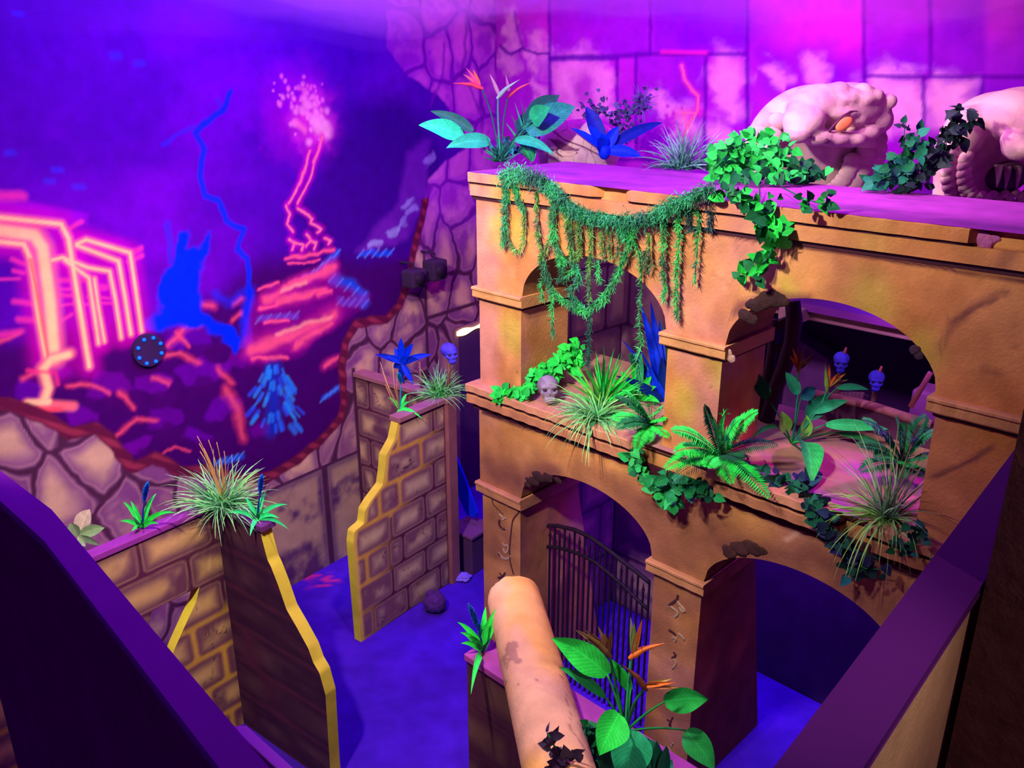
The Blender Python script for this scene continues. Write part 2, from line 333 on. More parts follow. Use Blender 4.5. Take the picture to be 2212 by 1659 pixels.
    for pts, w in falls: S(pts, w * .62, (1, .62, .30), .6, 1)
    S([(66, 560), (104, 770)], 7, (1, .15, .16), .8, .9)
    S([(150, 764), (112, 774), (92, 795), (104, 838), (94, 868)], 24, (1, .16, .25), .7, .95); S([(148, 766), (112, 776), (94, 797), (105, 838), (95, 866)], 15, (1, .6, .3), .7, 1)
    S([(58, 872), (158, 878)], 20, (1, .15, .2), .7, .95); S([(60, 870), (105, 868)], 13, (1, .6, .33), .7, 1); S([(60, 888), (130, 884)], 10, (.9, .06, .12), .8, .9)
    S([(60, 800), (120, 806), (125, 830)], 9, (.85, .03, .2), .9, .7)
    # painted blue shrub
    rs = random.Random(5); S([(590, 800), (592, 860), (590, 925)], 34, (.0, .03, .55), 1, .8, 10)
    for k in range(60):
        y = 790 + 130 * rs.random(); sp = 12 + 38 * min(1, (y - 780) / 70); x = 592 + rs.uniform(-1, 1) * sp; S([(x, y), (x + (x - 592) * .3, y + 14)], 5 + 6 * rs.random(), (.02, .06 + .28 * rs.random(), .95), .9, .8)
    # stone cliff right of and below the rocky border
    C = P.C; B = [LC(*p) for p in BOUND]
    reg = B + [LC(-200, 1400), LC(1080, 1400), (3.2, 0), (3.2, 6), LC(835, -200)]
    A2 = V + .05 * (fbm(V * 7, Z * 7, 5) - .5); Z2 = Z + .05 * (fbm(V * 7, Z * 7, 15) - .5)
    ins = inpoly(A2, Z2, reg); d = dpoly(A2, Z2, B)
    e1, i1 = stones(V, Z, .40, 31); SC = stonecol(e1, i1, V, Z, 5, light=(.64, .38, .27), dark=(.22, .06, .22), w=.034, grow=.26)
    e2, i2 = blocks(V - LC(710, 1100)[0] + .0, Z - 1.06 + 2.4, .80, 1.2, 0, 3)
    low = (Z < 1.06 + .0 * V) & (V > -1.15); SC[low] = stonecol(e2[low], i2[low], V[low], Z[low], 8, light=(.42, .26, .20), w=.03, dark=(.10, .03, .13))
    e3 = np.minimum(np.abs(V - LC(922, 720)[0]), np.where(V > LC(922, 720)[0], np.abs(Z - 2.15), 9))
    e3 = np.minimum(e3, np.abs(V - LC(770, 900)[0]) + (Z > 1.9) * 9); e3 = np.where(Z < 3.0, e3, 9)
    SC = mixc(SC, BRD, 1 - sst(.012, .03, e3))
    up = sst(2.6, 3.4, Z); SCp = stonecol(e1, i1, V, Z, 5, light=(.62, .16, .62), dark=(.36, .03, .55), seam=(.2, .01, .42), w=.034); SC = SC * (1 - up[:, None]) + SCp * up[:, None]
    al = sst(-.018, .018, np.where(ins, dpoly(A2, Z2, B), -dpoly(A2, Z2, B)))
    al = np.where(np.abs(dpoly(A2, Z2, B)) > .03, ins * 1., al); C = C * (1 - al[:, None]) + SC * al[:, None]
    band = (1 - sst(.035, .06, d)) * (Z < 3.35) ; seg = .5 + .5 * np.sin(V * 30 + Z * 44)
    C = mixc(C, (.12, .008, .05), band); C = mixc(C, (.33, .03, .08), band * (1 - sst(.01, .05, d)) * sst(.35, .9, seg) * .8)
    P.C = C
    P.stroke([(1042, 330), (1040, 250), (1000, 160), (1012, 20)], 10, (.14, 0, .35), .8, .6, 8); P.stroke([(960, 100), (955, 175), (930, 230)], 9, (.2, 0, .42), .8, .7, 8)
    return P.C
WALL_TOP = 5.6
planewall('wall_left', L, (0, -3.4), (0, 2.765), 0, WALL_TOP, .0112, mural)

BWV = 2.765
BC = lambda x, y: (L.onv(x, y, BWV)[0], L.onv(x, y, BWV)[2])
BS = lambda p: pxm(L.w(p[0], BWV, p[1]))
def backpaint(U, V, Z):
    n = fbm(U * 1.1, Z * 1.1, 41); C = np.array([.46, .015, .55]) + np.outer(sst(.35, .7, n), [.24, .0, .0])
    C = mixc(C, (.20, 0, .58), sst(.5, .75, fbm(U * .9, Z * .9, 77)) * .8)
    P = Paint(U, Z, C, BC, BS); S = P.stroke
    for x0, y0, x1, y1, dk in ((1080, 110, 1185, 330, .0), (1190, 130, 1332, 350, 0), (1376, 120, 1522, 330, .7), (1528, 120, 1612, 330, 0), (1620, -60, 1862, 330, 0), (1872, 168, 1992, 340, 0), (1998, 172, 2118, 340, 0), (1190, -90, 1400, 122, .8), (1410, -90, 1612, 112, .9), (1870, -90, 2130, 160, .8)):
        if dk: P.poly([(x0, y0), (x1, y0), (x1, y1), (x0, y1)], (.16, 0, .50), 10, dk * .7)
    for x, y, w in ((1215, 165, 50), (1240, 200, 60), (1300, 165, 44), (1255, 160, 60), (1300, 215, 34), (1250, 260, 40), (1095, 130, 30), (1100, 80, 26), (1165, 95, 32), (1150, 130, 26), (1165, 200, 22), (1575, 150, 52), (1560, 190, 46), (1580, 225, 40), (1550, 290, 36), (1680, 160, 30), (1762, 152, 34), (1900, 195, 56), (1930, 215, 60),
                    (1960, 200, 50), (1905, 250, 40), (1960, 260, 50), (2040, 195, 46), (2080, 210, 40), (2030, 240, 46), (1480, 260, 50), (1440, 240, 44), (1100, 40, 24), (1180, 240, 30), (2080, 260, 40)):
        S([(x - 8, y - 14), (x + 10, y + 16)], w, (.85, .36, .62), 1, .9, 26)
    S([(1258, 182), (1262, 205)], 44, (.42, .0, .45), .8, .8, 14)
    for pts in ([(1187, -120), (1187, 330)], [(1333, 128), (1333, 340)], [(1374, 120), (1374, 340)], [(1524, 118), (1522, 340)], [(1616, -120), (1614, 340)], [(1866, -120), (1866, 340)], [(1995, 168), (1995, 340)], [(2122, 165), (2122, 340)], [(1187, 128), (1333, 126)], [(1374, 117), (1612, 117)], [(1866, 165), (2160, 166), (2300, 168)], [(2010, -120), (2010, 160)], [(1405, -120), (1405, 118)], [(1187, 124), (1374, 120)], [(1333, 345), (1530, 345)]):
        S(pts, 9, (.12, 0, .34), .8, .85, 3)
    S([(1080, 100), (1105, 118), (1130, 105), (1160, 118), (1187, 115)], 6, (.14, 0, .34), .7, .9, 4); S([(1130, 105), (1118, 70), (1112, 30)], 8, (.2, 0, .4), .8, .7, 4)
    S([(1430, 112), (1525, 114)], 8, (.85, .02, .4), 1, .7); S([(1468, 245), (1512, 243)], 20, (.85, 0, .4), 1, .4)
    cr = [(1472, 140), (1480, 172), (1496, 195), (1508, 207), (1507, 240), (1492, 262), (1483, 282), (1476, 300)]
    S(cr, 12, (.9, .03, .4), 1, .6, 2); S(cr, 4, (1, .25, .3), .8, 1, 1); S([(1473, 243), (1500, 243)], 3, (1, .25, .35), .6, 1); S([(1477, 243), (1480, 262), (1484, 275)], 4, (1, .25, .3), .6, 1)
    return P.C
planewall('wall_back', L, (0, BWV), (6.6, BWV), 0, WALL_TOP, .016, backpaint)

def floorcol(U, V):
    n = fbm(U * 3, V * 3, 6); C = np.array([.07, .012, .52]) + np.outer(n - .5, [.03, .0, .18])
    return C
b = MB(); u, v = np.meshgrid(np.linspace(-.1, 7.5, 150), np.linspace(-9, 2.8, 230)); u = u.ravel(); v = v.ravel(); C = floorcol(u, v)
for k in range(26):                                          # spilled red paint drops by the wall foot
    p = L.onz(random.gauss(690, 35), random.gauss(1252, 10), 0); C = mixc(C, (.8, .03, .2), (1 - sst(.0, .035, np.hypot(u - p[0], v - p[1]))) * .8)
b.grid(L.W(u, v, u * 0), 230, 150, C); b.add([L.w(x, y, z) for z in (-.1,) for x, y in ((-.1, -9), (7.5, -9), (7.5, 2.8), (-.1, 2.8))], [(0, 1, 2, 3)], (.05, 0, .1))
tag(b.build('floor', M_FLOOR), kind='structure')
b = MB(); b.box(L, -.1, 7.5, -9, 2.9, WALL_TOP, WALL_TOP + .1, (.03, .02, .06)); tag(b.build('ceiling', M_PLAIN), kind='structure')

# ------------------------------------------------------------ brick partitions
def interp(pts):                                             # pts: list of (coord, z), returns coord(z)
    p = sorted(pts, key=lambda q: q[1]); zz = [q[1] for q in p]; cc = [q[0] for q in p]
    return lambda z: np.interp(z, zz, cc)
def brickcol(A, Z, w=.40, h=.262, sd=0, lava=None, light=BRT, dark=(.16, .05, .10)):
    A = A + .012 * (fbm(A * 8, Z * 8, 4) - .5); Z = Z + .012 * (fbm(A * 8, Z * 8, 14) - .5)
    e, idv = blocks(A, Z, w, h, .5, sd); C = stonecol(e, idv, A, Z, sd + 3, light=light, w=.013, dark=dark, seam=(.10, .02, .06))
    cr = np.abs(fbm(A * 5, Z * 5, sd + 60) - .5); C = mixc(C, (.06, .01, .05), (1 - sst(.004, .012, cr)) * (fbm(A * 3, Z * 3, sd + 70) > .56) * (e > .03) * .8)
    if lava is not None:
        g = (1 - sst(.008, .02, e)) * lava; C = mixc(C, (.80, .46, .06), g * .85)
        C = mixc(C, (.6, .22, .06), (1 - sst(.015, .045, e)) * lava * .25)
    return C
def fin(fr, axis, plane, lo, hi, z0, z1, th, colf, st=.012):
    """upright slab: painted face at `plane`, running from lo(z) to hi(z) along the other axis, thickness th behind the face"""
    b = MB(); nz = int((z1 - z0) / st) + 2; na = max(6, int((np.max(hi(np.linspace(z0, z1, 20)) - lo(np.linspace(z0, z1, 20)))) / st) + 2)
    zz = np.linspace(z0, z1, nz); T = np.linspace(0, 1, na)
    A = lo(zz)[:, None] + (hi(zz) - lo(zz))[:, None] * T[None, :]; Z = np.repeat(zz[:, None], na, 1); A = A.ravel(); Z = Z.ravel()
    def W(A, p, Z): return fr.W(np.full(len(A), p), A, Z) if axis == 'u' else fr.W(A, np.full(len(A), p), Z)
    b.grid(W(A, plane, Z), nz, na, colf(A, Z))
    a2 = np.concatenate([lo(zz), hi(zz)[::-1]]); z2 = np.concatenate([zz, zz[::-1]])
    F0 = W(a2, plane, z2); F1 = W(a2, plane + th, z2); n = len(a2)
    b.add(list(F1) , [tuple(range(n))], (.12, .04, .1))
    for arr in (hi(zz),):
        q0 = W(arr, plane, zz); q1 = W(arr, plane + th, zz); b.grid(np.vstack([q0, q1]), 2, nz, (.16, .05, .10))
    e = MB(); q = [W(lo(zz), plane + th * k / 4, zz) for k in range(5)]; nn = fbm(zz * 3, zz * 0, 8)
    cc = np.tile(np.array([.68, .56, .05]), (5 * nz, 1)) * (.75 + .5 * np.tile(nn, 5))[:, None]
    e.grid(np.vstack(q), 5, nz, cc)
    return b, e
def edgefr(pts, plane): return interp([(L.onu(x, y, plane)[1], L.onu(x, y, plane)[2]) for x, y in pts])

# far L-shaped partition by the mural wall
FU = 1.135; FT = 1.81; vR = .60
pt = thing('brick_partition', 'L-shaped painted brick partition with wavy yellow broken edge, against the mural wall', 'partition', L.w(FU, vR, 0), 'painted brick partitions')
lo = edgefr([(862, 903), (852, 951), (834, 984), (831, 1018), (827, 1048), (800, 1084), (789, 1103), (786, 1132), (766, 1148), (763, 1174), (769, 1250), (780, 1384)], FU)
hi = lambda z: np.full(np.shape(z), vR)
def fcol(A, Z):
    d = A - lo(Z); C = brickcol(A - .1, Z, .42, .262, 2, light=(.64, .43, .27), dark=(.22, .08, .13), lava=1 - sst(.10, .50, d + .2 * (Z < .5) - .22 * (np.abs(Z - 1.3) < .3)))
    C = mixc(C, (.85, .55, .10), (1 - sst(.02, .055, d)) * .9); C = mixc(C, (.12, .02, .07), sst(vR - .045, vR - .02, A)); return C
b, e = fin(L, 'u', FU, lo, hi, 0.0, FT, -.08, fcol); b.build('broken_wall', M_PAINT, pt); e.build('broken_edge', M_PAINT, pt, True, label='wavy yellow broken edge')
lo0 = lambda z: np.full(np.shape(z), .0); hiw = lambda z: np.full(np.shape(z), FU - .001)
b, e = fin(L, 'v', vR - .0, lo0, hiw, 0, FT, .09, lambda A, Z: brickcol(A, Z, .5, .30, 6)); b.v += []; b.build('side_wall', M_PAINT, pt)
b = MB(); b.box(L, FU, FU + .045, vR - .02, vR + .09, 0, FT, (.30, .10, .12)); b.build('corner_post', M_PLAIN, pt, bevel=.004)
b = MB(); b.box(L, 0.002, FU + .05, vR - .03, vR + .11, FT, FT + .045, (.34, .13, .16)); b.box(L, FU - .10, FU + .02, float(lo(FT)) - .0, vR - .03, FT, FT + .045, (.34, .13, .16)); b.build('cap', M_PLAIN, pt, bevel=.005)

# nearer L-shaped partition on the left
PU = 1.155; PT = 1.775; PV = -1.72
pp = thing('brick_partition', 'L-shaped brick partition nearest the left railing, with a dark side wall', 'partition', L.w(PU, PV, 0), 'painted brick partitions')
hr = edgefr([(432, 1262), (424, 1300), (405, 1340), (378, 1400), (350, 1480), (330, 1659)], PU); hl = edgefr([(345, 1248), (335, 1300), (310, 1380), (250, 1480), (200, 1659)], PU)
ZH = 1.27
pcol = lambda A, Z: brickcol(A - .13, Z - .18, .52, .27, 12, lava=(1 - sst(.95, 1.1, Z)) * .9, light=(.66, .38, .16))
b, e = fin(L, 'u', PU, hr, lambda z: np.full(np.shape(z), PV + .001), 0, ZH, -.08, pcol); b.build('broken_wall', M_PAINT, pp); e.build('broken_edge', M_PAINT, pp, True, label='yellow broken edge')
b, e = fin(L, 'u', PU, lambda z: np.full(np.shape(z), -3.3), hl, 0, ZH, -.08, pcol); b.build('brick_wall', M_PAINT, pp)
b, e = fin(L, 'u', PU, lambda z: np.full(np.shape(z), -3.3), lambda z: np.full(np.shape(z), PV + .001), ZH, PT, -.08, pcol); b.build('upper_wall', M_PAINT, pp)
def er(pts): return interp([(L.onv(x, y, PV)[0], L.onv(x, y, PV)[2]) for x, y in pts])
hi2 = er([(563, 1150), (566, 1165), (578, 1210), (586, 1226), (600, 1262), (619, 1317), (642, 1357), (666, 1401), (677, 1432), (690, 1454), (703, 1501), (713, 1659)])
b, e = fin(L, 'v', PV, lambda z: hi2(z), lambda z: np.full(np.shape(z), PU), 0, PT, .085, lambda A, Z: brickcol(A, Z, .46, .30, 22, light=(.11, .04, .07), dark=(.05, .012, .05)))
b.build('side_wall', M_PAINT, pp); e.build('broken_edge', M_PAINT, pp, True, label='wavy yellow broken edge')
b = MB(); b.box(L, PU - .085, PU + .012, -3.3, PV + .09, PT, PT + .04, (.30, .03, .34)); b.box(L, PU, float(hi2(PT)) + .03, PV - .015, PV + .10, PT, PT + .04, (.16, .03, .2)); b.build('cap', M_PLAIN, pp, bevel=.004)

# partition under the fallen column
cN = R.onz(1008, 1412, 1.80)
pn = thing('brick_partition', 'dark partition carrying the fallen column at the bottom of the photo', 'partition', R.w(cN[0], cN[1], 0), 'painted brick partitions')
b = MB(); nn = 60
A, Z = np.meshgrid(np.linspace(0, 1.6, 110), np.linspace(0, 1.76, 120)); A = A.ravel(); Z = Z.ravel()
b.grid(R.W(cN[0] + A, A * 0 + cN[1], Z), 120, 110, brickcol(A + .1, Z, .45, .30, 32, light=(.17, .07, .07), dark=(.09, .02, .06)))
b.box(R, cN[0], cN[0] + 1.6, cN[1] + .002, cN[1] + .16, 0, 1.76, (.1, .03, .08)); b.build('wall_panel', M_PAINT, pn)
b = MB(); b.box(R, cN[0] - .01, cN[0] + 1.6, cN[1] - .01, cN[1] + .17, 1.76, 1.80, (.42, .06, .36)); b.build('cap', M_PLAIN, pn, bevel=.005)
# ------------------------------------------------------------ the ruin
k_ = .8906
UA, UB, UC, UD, UE = 0.0, .42, 1.545, 1.92, 3.0; UEND = 4.2
Z_CAP, Z_SPR, Z_APX = 3.06, 3.13, 3.475                      # upper capitals, arch spring and apex
Y_CAP, Y_SPR, Y_APX = 1.585, 1.68, 1.995                      # lower ones
ruin = thing('ruin_facade', 'two-storey orange stucco ruin with round arches, draped with plants', 'ruin', R.w(0, 0, 0))
def arch(U, u0, u1, sp, ap):
    x = np.clip((U - (u0 + u1) / 2) / ((u1 - u0) / 2), -1, 1); return sp + (ap - sp) * np.sqrt(1 - x * x)
RC = lambda x, y: (R.onv(x, y, 0)[0], R.onv(x, y, 0)[2]); RS = lambda p: pxm(R.w(p[0], 0, p[1]))
def stucco(U, Z):
    n = fbm(U * 2.1, Z * 2.1, 3); n2 = fbm(U * 5, Z * 5, 13)
    C = np.array([.74, .32, .11]) + np.outer(n - .5, [.14, .12, .10]) + np.outer(n2 - .5, [.24, .16, .05])
    C = mixc(C, (.62, .24, .26), sst(.52, .72, fbm(U * 1.6, Z * 1.6, 23)) * .55)       # lilac patches
    C = mixc(C, (.40, .14, .06), sst(.60, .74, fbm(U * 3.1, Z * 1.9, 33)) * .45)        # brown streaks
    C = mixc(C, (.26, .09, .065), (1 - sst(2.1, 2.32, Z)) * (.25 + .6 * sst(.35, .65, fbm(U * 1.5, Z * 2.2, 61))))   # brown blotches; the lower storey's weaker light also put into the colour
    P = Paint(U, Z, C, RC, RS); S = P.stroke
    for x, y, w in ((1075, 500, 55), (1120, 500, 40), (1625, 592, 46), (1880, 650, 90), (1400, 690, 50), (1990, 760, 70), (1100, 720, 60), (1560, 800, 60), (1475, 870, 60), (1700, 620, 40)): S([(x, y - 10), (x + 5, y + 16)], w, (.58, .52, .06), 1, .55, 12)
    G = (.10, .018, .045)  # dark lines under cornice and sill, shade of the gaps painted in
    for pts, w in (([(1040, 397), (1080, 403), (1240, 425), (1300, 436), (1370, 447), (1386, 448), (1395, 440)], 4.5), ([(1426, 455), (1530, 470)], 4.5), ([(1580, 460), (1800, 492), (2212, 549), (2420, 580)], 6), ([(1037, 424), (1080, 432), (1300, 466), (1600, 512), (2212, 605), (2420, 638)], 8)): S(pts, w, G, .35, .95, 2)
    for pts, w in (([(1043, 890), (1180, 937), (1200, 944), (1360, 999), (1375, 1005)], 11), ([(1545, 1072), (1700, 1135), (1800, 1172), (1990, 1250)], 12)): S(pts, w, G, .4, .95, 2)
    # cracks, scuffs and dark smudges
    for pts, w, a in (([(2030, 745), (2050, 715), (2075, 690), (2105, 665), (2140, 645), (2175, 630)], 16, .55), ([(2050, 700), (2100, 672), (2150, 650)], 7, .8), ([(2008, 1032), (2035, 1028), (2080, 1005), (2120, 978), (2140, 968)], 9, .85), ([(1585, 675), (1600, 660), (1640, 645), (1690, 640), (1740, 648)], 20, .8), ([(1540, 590), (1580, 620)], 10, .3),
                      ([(1385, 600), (1420, 620), (1440, 660)], 30, .25), ([(1300, 520), (1350, 560), (1400, 575), (1450, 580)], 34, .28), ([(1170, 540), (1210, 560)], 30, .22), ([(2130, 800), (2160, 810)], 16, .4), ([(1960, 730), (1985, 790)], 9, .4),
                      ([(1120, 1040), (1150, 1020), (1200, 1020)], 30, .6), ([(1060, 1000), (1130, 1075), (1160, 1090)], 50, .45), ([(1250, 1010), (1330, 1040)], 40, .3), ([(1400, 1090), (1560, 1120), (1620, 1180)], 60, .35), ([(1640, 1200), (1760, 1200), (1860, 1280)], 40, .4), ([(1820, 1150), (1900, 1240)], 60, .45), ([(1560, 1180), (1620, 1185)], 26, .6)):
        S(pts, w, (.17, .05, .06), 1, a, 9)
    for q in range(70):
        S([(random.uniform(1040, 2200), random.uniform(440, 860))], random.uniform(1.5, 4), (.14, .05, .05), .8, .7)
    S([(1330, 470), (1450, 492), (1470, 505), (1430, 520)], 26, (.36, .14, .11), 1, .35, 10); S([(1700, 1165), (1790, 1120), (1830, 1100)], 12, (.80, .45, .36), 1, .7, 8)
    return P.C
def face(b, zlo, zhi, u0, u1, v, st=.018, back=None, soff=True):
    nu = max(3, int((u1 - u0) / st) + 1); U = np.linspace(u0, u1, nu); lo, hi = zlo(U), zhi(U); nz = max(3, int(np.max(hi - lo) / st) + 1)
    T = np.linspace(0, 1, nz); Z = lo[None, :] + (hi - lo)[None, :] * T[:, None]; UU = np.repeat(U[None, :], nz, 0)
    b.grid(R.W(UU.ravel(), np.full(UU.size, v), Z.ravel()), nz, nu, stucco(UU.ravel(), Z.ravel()))
    if back is not None:
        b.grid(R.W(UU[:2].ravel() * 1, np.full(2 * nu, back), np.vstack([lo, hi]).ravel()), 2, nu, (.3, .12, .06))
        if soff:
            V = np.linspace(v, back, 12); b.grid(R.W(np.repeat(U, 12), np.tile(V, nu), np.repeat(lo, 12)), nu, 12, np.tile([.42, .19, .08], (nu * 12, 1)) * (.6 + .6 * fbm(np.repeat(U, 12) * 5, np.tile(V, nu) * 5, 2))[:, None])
cst = lambda c: (lambda U: np.full(np.shape(U), c))
D = .48                                                        # depth of the upper piers
b = MB(); ztop = cst(ZL - .03)
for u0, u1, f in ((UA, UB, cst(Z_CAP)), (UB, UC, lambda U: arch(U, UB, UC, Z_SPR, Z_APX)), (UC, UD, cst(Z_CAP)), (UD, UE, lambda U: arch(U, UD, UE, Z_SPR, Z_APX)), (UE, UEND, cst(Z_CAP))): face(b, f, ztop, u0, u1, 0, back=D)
for u in (UB, UC, UD, UE): b.add([R.w(u, 0, Z_CAP), R.w(u, D, Z_CAP), R.w(u, D, Z_SPR), R.w(u, 0, Z_SPR)], [(0, 1, 2, 3)], (.5, .22, .08))
b.add([R.w(0, 0, Z_CAP), R.w(0, D, Z_CAP), R.w(0, D, ZL), R.w(0, 0, ZL)], [(0, 1, 2, 3)], (.5, .22, .08))
b.build('upper_wall', M_STUCCO, ruin)
def pier(name, u0, u1, z0, z1, v0, d, bat=0.):
    b = MB(); face(b, cst(z0), cst(z1), u0, u1, v0)
    for u in (u0, u1):                                         # side faces, deeper towards the foot when battered
        V, Zt = np.meshgrid(np.linspace(0, 1, 26), np.linspace(0, 1, 60)); V = V.ravel(); Zt = Zt.ravel()
        vv = v0 + V * (d + bat * (1 - Zt)); zz = z0 + Zt * (z1 - z0); C = stucco(vv * 1.3 + u * 3 + 9, zz) * .95
        b.grid(R.W(np.full(len(V), u), vv, zz), 60, 26, C)
    b.add([R.w(u0, v0 + d + bat, z0), R.w(u1, v0 + d + bat, z0), R.w(u1, v0 + d, z1), R.w(u0, v0 + d, z1)], [(0, 1, 2, 3)], (.25, .1, .06))
    return b.build(name, M_STUCCO, ruin)
for u0, u1 in ((UA, UB), (UC, UD), (UE, UEND)): pier('pier', u0 + .012, u1 - .012, ZS, Z_CAP + .002, .006, D - .012)
for u0, u1 in ((UA, UB), (UC, UD), (UE, UEND)):
    pier('lower_pier', u0 + .02, u1 - .012, 0, Y_CAP + .002, .006, .62, .34)
def band(name, u0, u1, v0, v1, z0, z1, col=(.74, .36, .14), chip=None):
    b = MB(); n = max(2, int((u1 - u0) / .03)); U = np.linspace(u0, u1, n); ring = []
    prof = [(v0 + .006, z0), (v0, z0 + .008), (v0, z0 + (z1 - z0) * .72), (v0 - .010, z0 + (z1 - z0) * .76), (v0 - .010, z1 - .006), (v0 - .002, z1), (v1, z1), (v1, z0)]
    P = []; C = []
    for i, u in enumerate(U):
        j = (fbm(np.array([u * 20]), np.array([3.]), 5)[0] - .5) * .012
        for v, z in prof: P.append(R.w(u, v + (j if v < (v0 + v1) / 2 else 0), z)); C.append(np.array(col) * (.85 + .4 * float(fbm(np.array([u * 6.]), np.array([z * 9]), 8)[0] - .3)))
    m = len(prof); fs = [(i * m + q, i * m + (q + 1) % m, (i + 1) * m + (q + 1) % m, (i + 1) * m + q) for i in range(n - 1) for q in range(m)] + [tuple(range(m - 1, -1, -1)), tuple((n - 1) * m + q for q in range(m))]
    b.add(P, fs, np.array(C)); return b.build(name, M_STUCCO, ruin)
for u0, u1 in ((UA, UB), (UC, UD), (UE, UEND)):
    band('capital', u0 - .025, u1 + .022, -.03, D + .02, Z_CAP, Z_CAP + .075); band('groove', u0 - .0, u1 + .0, -.004, D, Z_CAP - .022, Z_CAP, (.09, .02, .04))  # groove strips near-black, the shade of the gap put into their colour
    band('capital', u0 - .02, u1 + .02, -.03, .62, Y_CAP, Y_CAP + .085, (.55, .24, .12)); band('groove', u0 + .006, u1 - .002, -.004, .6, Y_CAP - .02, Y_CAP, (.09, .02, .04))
b = MB(); zt = cst(2.13)
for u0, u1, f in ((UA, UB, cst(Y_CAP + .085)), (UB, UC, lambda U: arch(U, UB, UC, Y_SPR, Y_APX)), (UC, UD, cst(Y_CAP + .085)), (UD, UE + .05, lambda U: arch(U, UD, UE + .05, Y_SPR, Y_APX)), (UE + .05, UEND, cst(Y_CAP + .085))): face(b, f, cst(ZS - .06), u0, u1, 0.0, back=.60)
b.add([R.w(0, 0, 1.6), R.w(0, .6, 1.6), R.w(0, .6, 2.3), R.w(0, 0, 2.3)], [(0, 1, 2, 3)], (.35, .15, .08)); b.build('lower_wall', M_STUCCO, ruin)
# ledge on top: purple-grey upper face, stepped front edge with a broken notch
b = MB(); n = 120; U = np.linspace(-.03, UEND, n); q = [(-.004, ZL - .178), (-.010, ZL - .150), (-.028, ZL - .150), (-.028, ZL - .078), (-.024, ZL - .078), (-.024, ZL - .062), (-.042, ZL - .062), (-.044, ZL - .006), (-.038, ZL)]
P = []; C = []
for u in U:
    cut = .045 * float(sst(1.02, 1.06, u) * (1 - sst(1.22, 1.27, u))); c2 = .05 * float(sst(3.02, 3.06, u) * (1 - sst(3.25, 3.3, u)))
    for i, (v, z) in enumerate(q): P.append(R.w(u, v + (cut + c2) * (i >= 4) + .003 * math.sin(u * 37) * (i > 5), z))
m = len(q); PP = np.array([R.l(p) for p in P]); C = stucco(PP[:, 0], np.full(len(PP), 3.6) + .2 * (PP[:, 2] - 3.6)); g_ = MB()
for k in range(m - 1):
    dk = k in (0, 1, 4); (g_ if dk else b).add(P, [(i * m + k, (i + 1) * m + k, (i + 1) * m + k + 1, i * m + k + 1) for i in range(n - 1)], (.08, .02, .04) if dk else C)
b.build('cornice', M_STUCCO, ruin); g_.build('cornice_grooves', M_PLAIN, ruin)  # cornice grooves carry the shade of the gaps as dark colour
b = MB(); u, v = np.meshgrid(np.linspace(-.03, UEND, 140), np.linspace(-.042, .93, 40)); u = u.ravel(); v = v.ravel()
LCOL = lambda u, v: mixc(np.array([.40, .05, .42]) + np.outer(fbm(u * 3, v * 8, 3) - .5, [.16, .03, .12]), (.16, .03, .24), sst(.55, .75, fbm(u * 2, v * 6, 9)) * .6)
b.grid(R.W(u, v, u * 0 + ZL), 40, 140, LCOL(u, v)); b.add([R.w(-.03, .93, ZL), R.w(UEND, .93, ZL), R.w(UEND, .93, ZL - .12), R.w(-.03, .93, ZL - .12), R.w(-.03, -.04, ZL), R.w(-.03, -.04, ZL - .12)], [(0, 1, 2, 3), (0, 3, 5, 4)], (.2, .06, .2))
b.add([R.w(-.03, .0, ZL - .12), R.w(UEND, .0, ZL - .12), R.w(UEND, .93, ZL - .12), R.w(-.03, .93, ZL - .12)], [(0, 1, 2, 3)], (.15, .06, .12)); b.build('ledge_top', M_ROUGH if False else M_PLAIN, ruin)
# sill: deck between the storeys, two stepped boards along its front
b = MB(); u, v = np.meshgrid(np.linspace(-.05, UEND, 180), np.linspace(-.05, 1.10, 50)); u = u.ravel(); v = v.ravel()
SC = mixc(np.array([.50, .23, .19]) + np.outer(fbm(u * 4, v * 7, 4) - .5, [.22, .14, .16]), (.52, .06, .50), sst(.42, .62, fbm(u * 1.7 + 4, v * 3, 19)) * sst(1.2, 1.9, u) * .85)  # magenta light patches on the right half painted into the deck colour
b.grid(R.W(u, v, u * 0 + ZS), 50, 180, SC); b.add([R.w(0, .0, ZS - .14), R.w(UEND, .0, ZS - .14), R.w(UEND, 1.10, ZS - .14), R.w(0, 1.10, ZS - .14), R.w(UEND, 1.10, ZS), R.w(0, 1.10, ZS)], [(0, 1, 2, 3), (3, 2, 4, 5)], (.2, .08, .08)); b.build('sill_deck', M_PLAIN, ruin)
def board(name, v0, z0, z1, gaps, col):
    b = MB(); n = 260; U = np.linspace(-.045, UEND, n); P = []; C = []
    for u in U:
        br = sum(float(sst(g0, g0 + .02, u) * (1 - sst(g1 - .02, g1, u))) for g0, g1 in gaps); j = .004 * math.sin(u * 53) + .008 * (float(fbm(np.array([u * 14]), np.array([z0]), 3)[0]) - .5)
        for v, z in ((v0 + .03, z0), (v0, z0 + .004), (v0, z1 - .006), (v0 + .008, z1), (.02, z1)): P.append(R.w(u, min(.004, v + br * .10 + j) if v < .02 else v, z)); C.append(np.array(col) * (.75 + .55 * float(fbm(np.array([u * 5]), np.array([z * 8]), 18)[0])))
    b.add(P, [(i * 5 + k, (i + 1) * 5 + k, (i + 1) * 5 + k + 1, i * 5 + k + 1) for i in range(n - 1) for k in range(4)], np.array(C)); return b.build(name, M_STUCCO, ruin)
g = R.onv(1372, 990, -.05)[0]; g2 = R.onv(1545, 1070, -.05)[0]; g3 = R.onv(1808, 1150, -.05)[0]; g4 = R.onv(1870, 1180, -.05)[0]
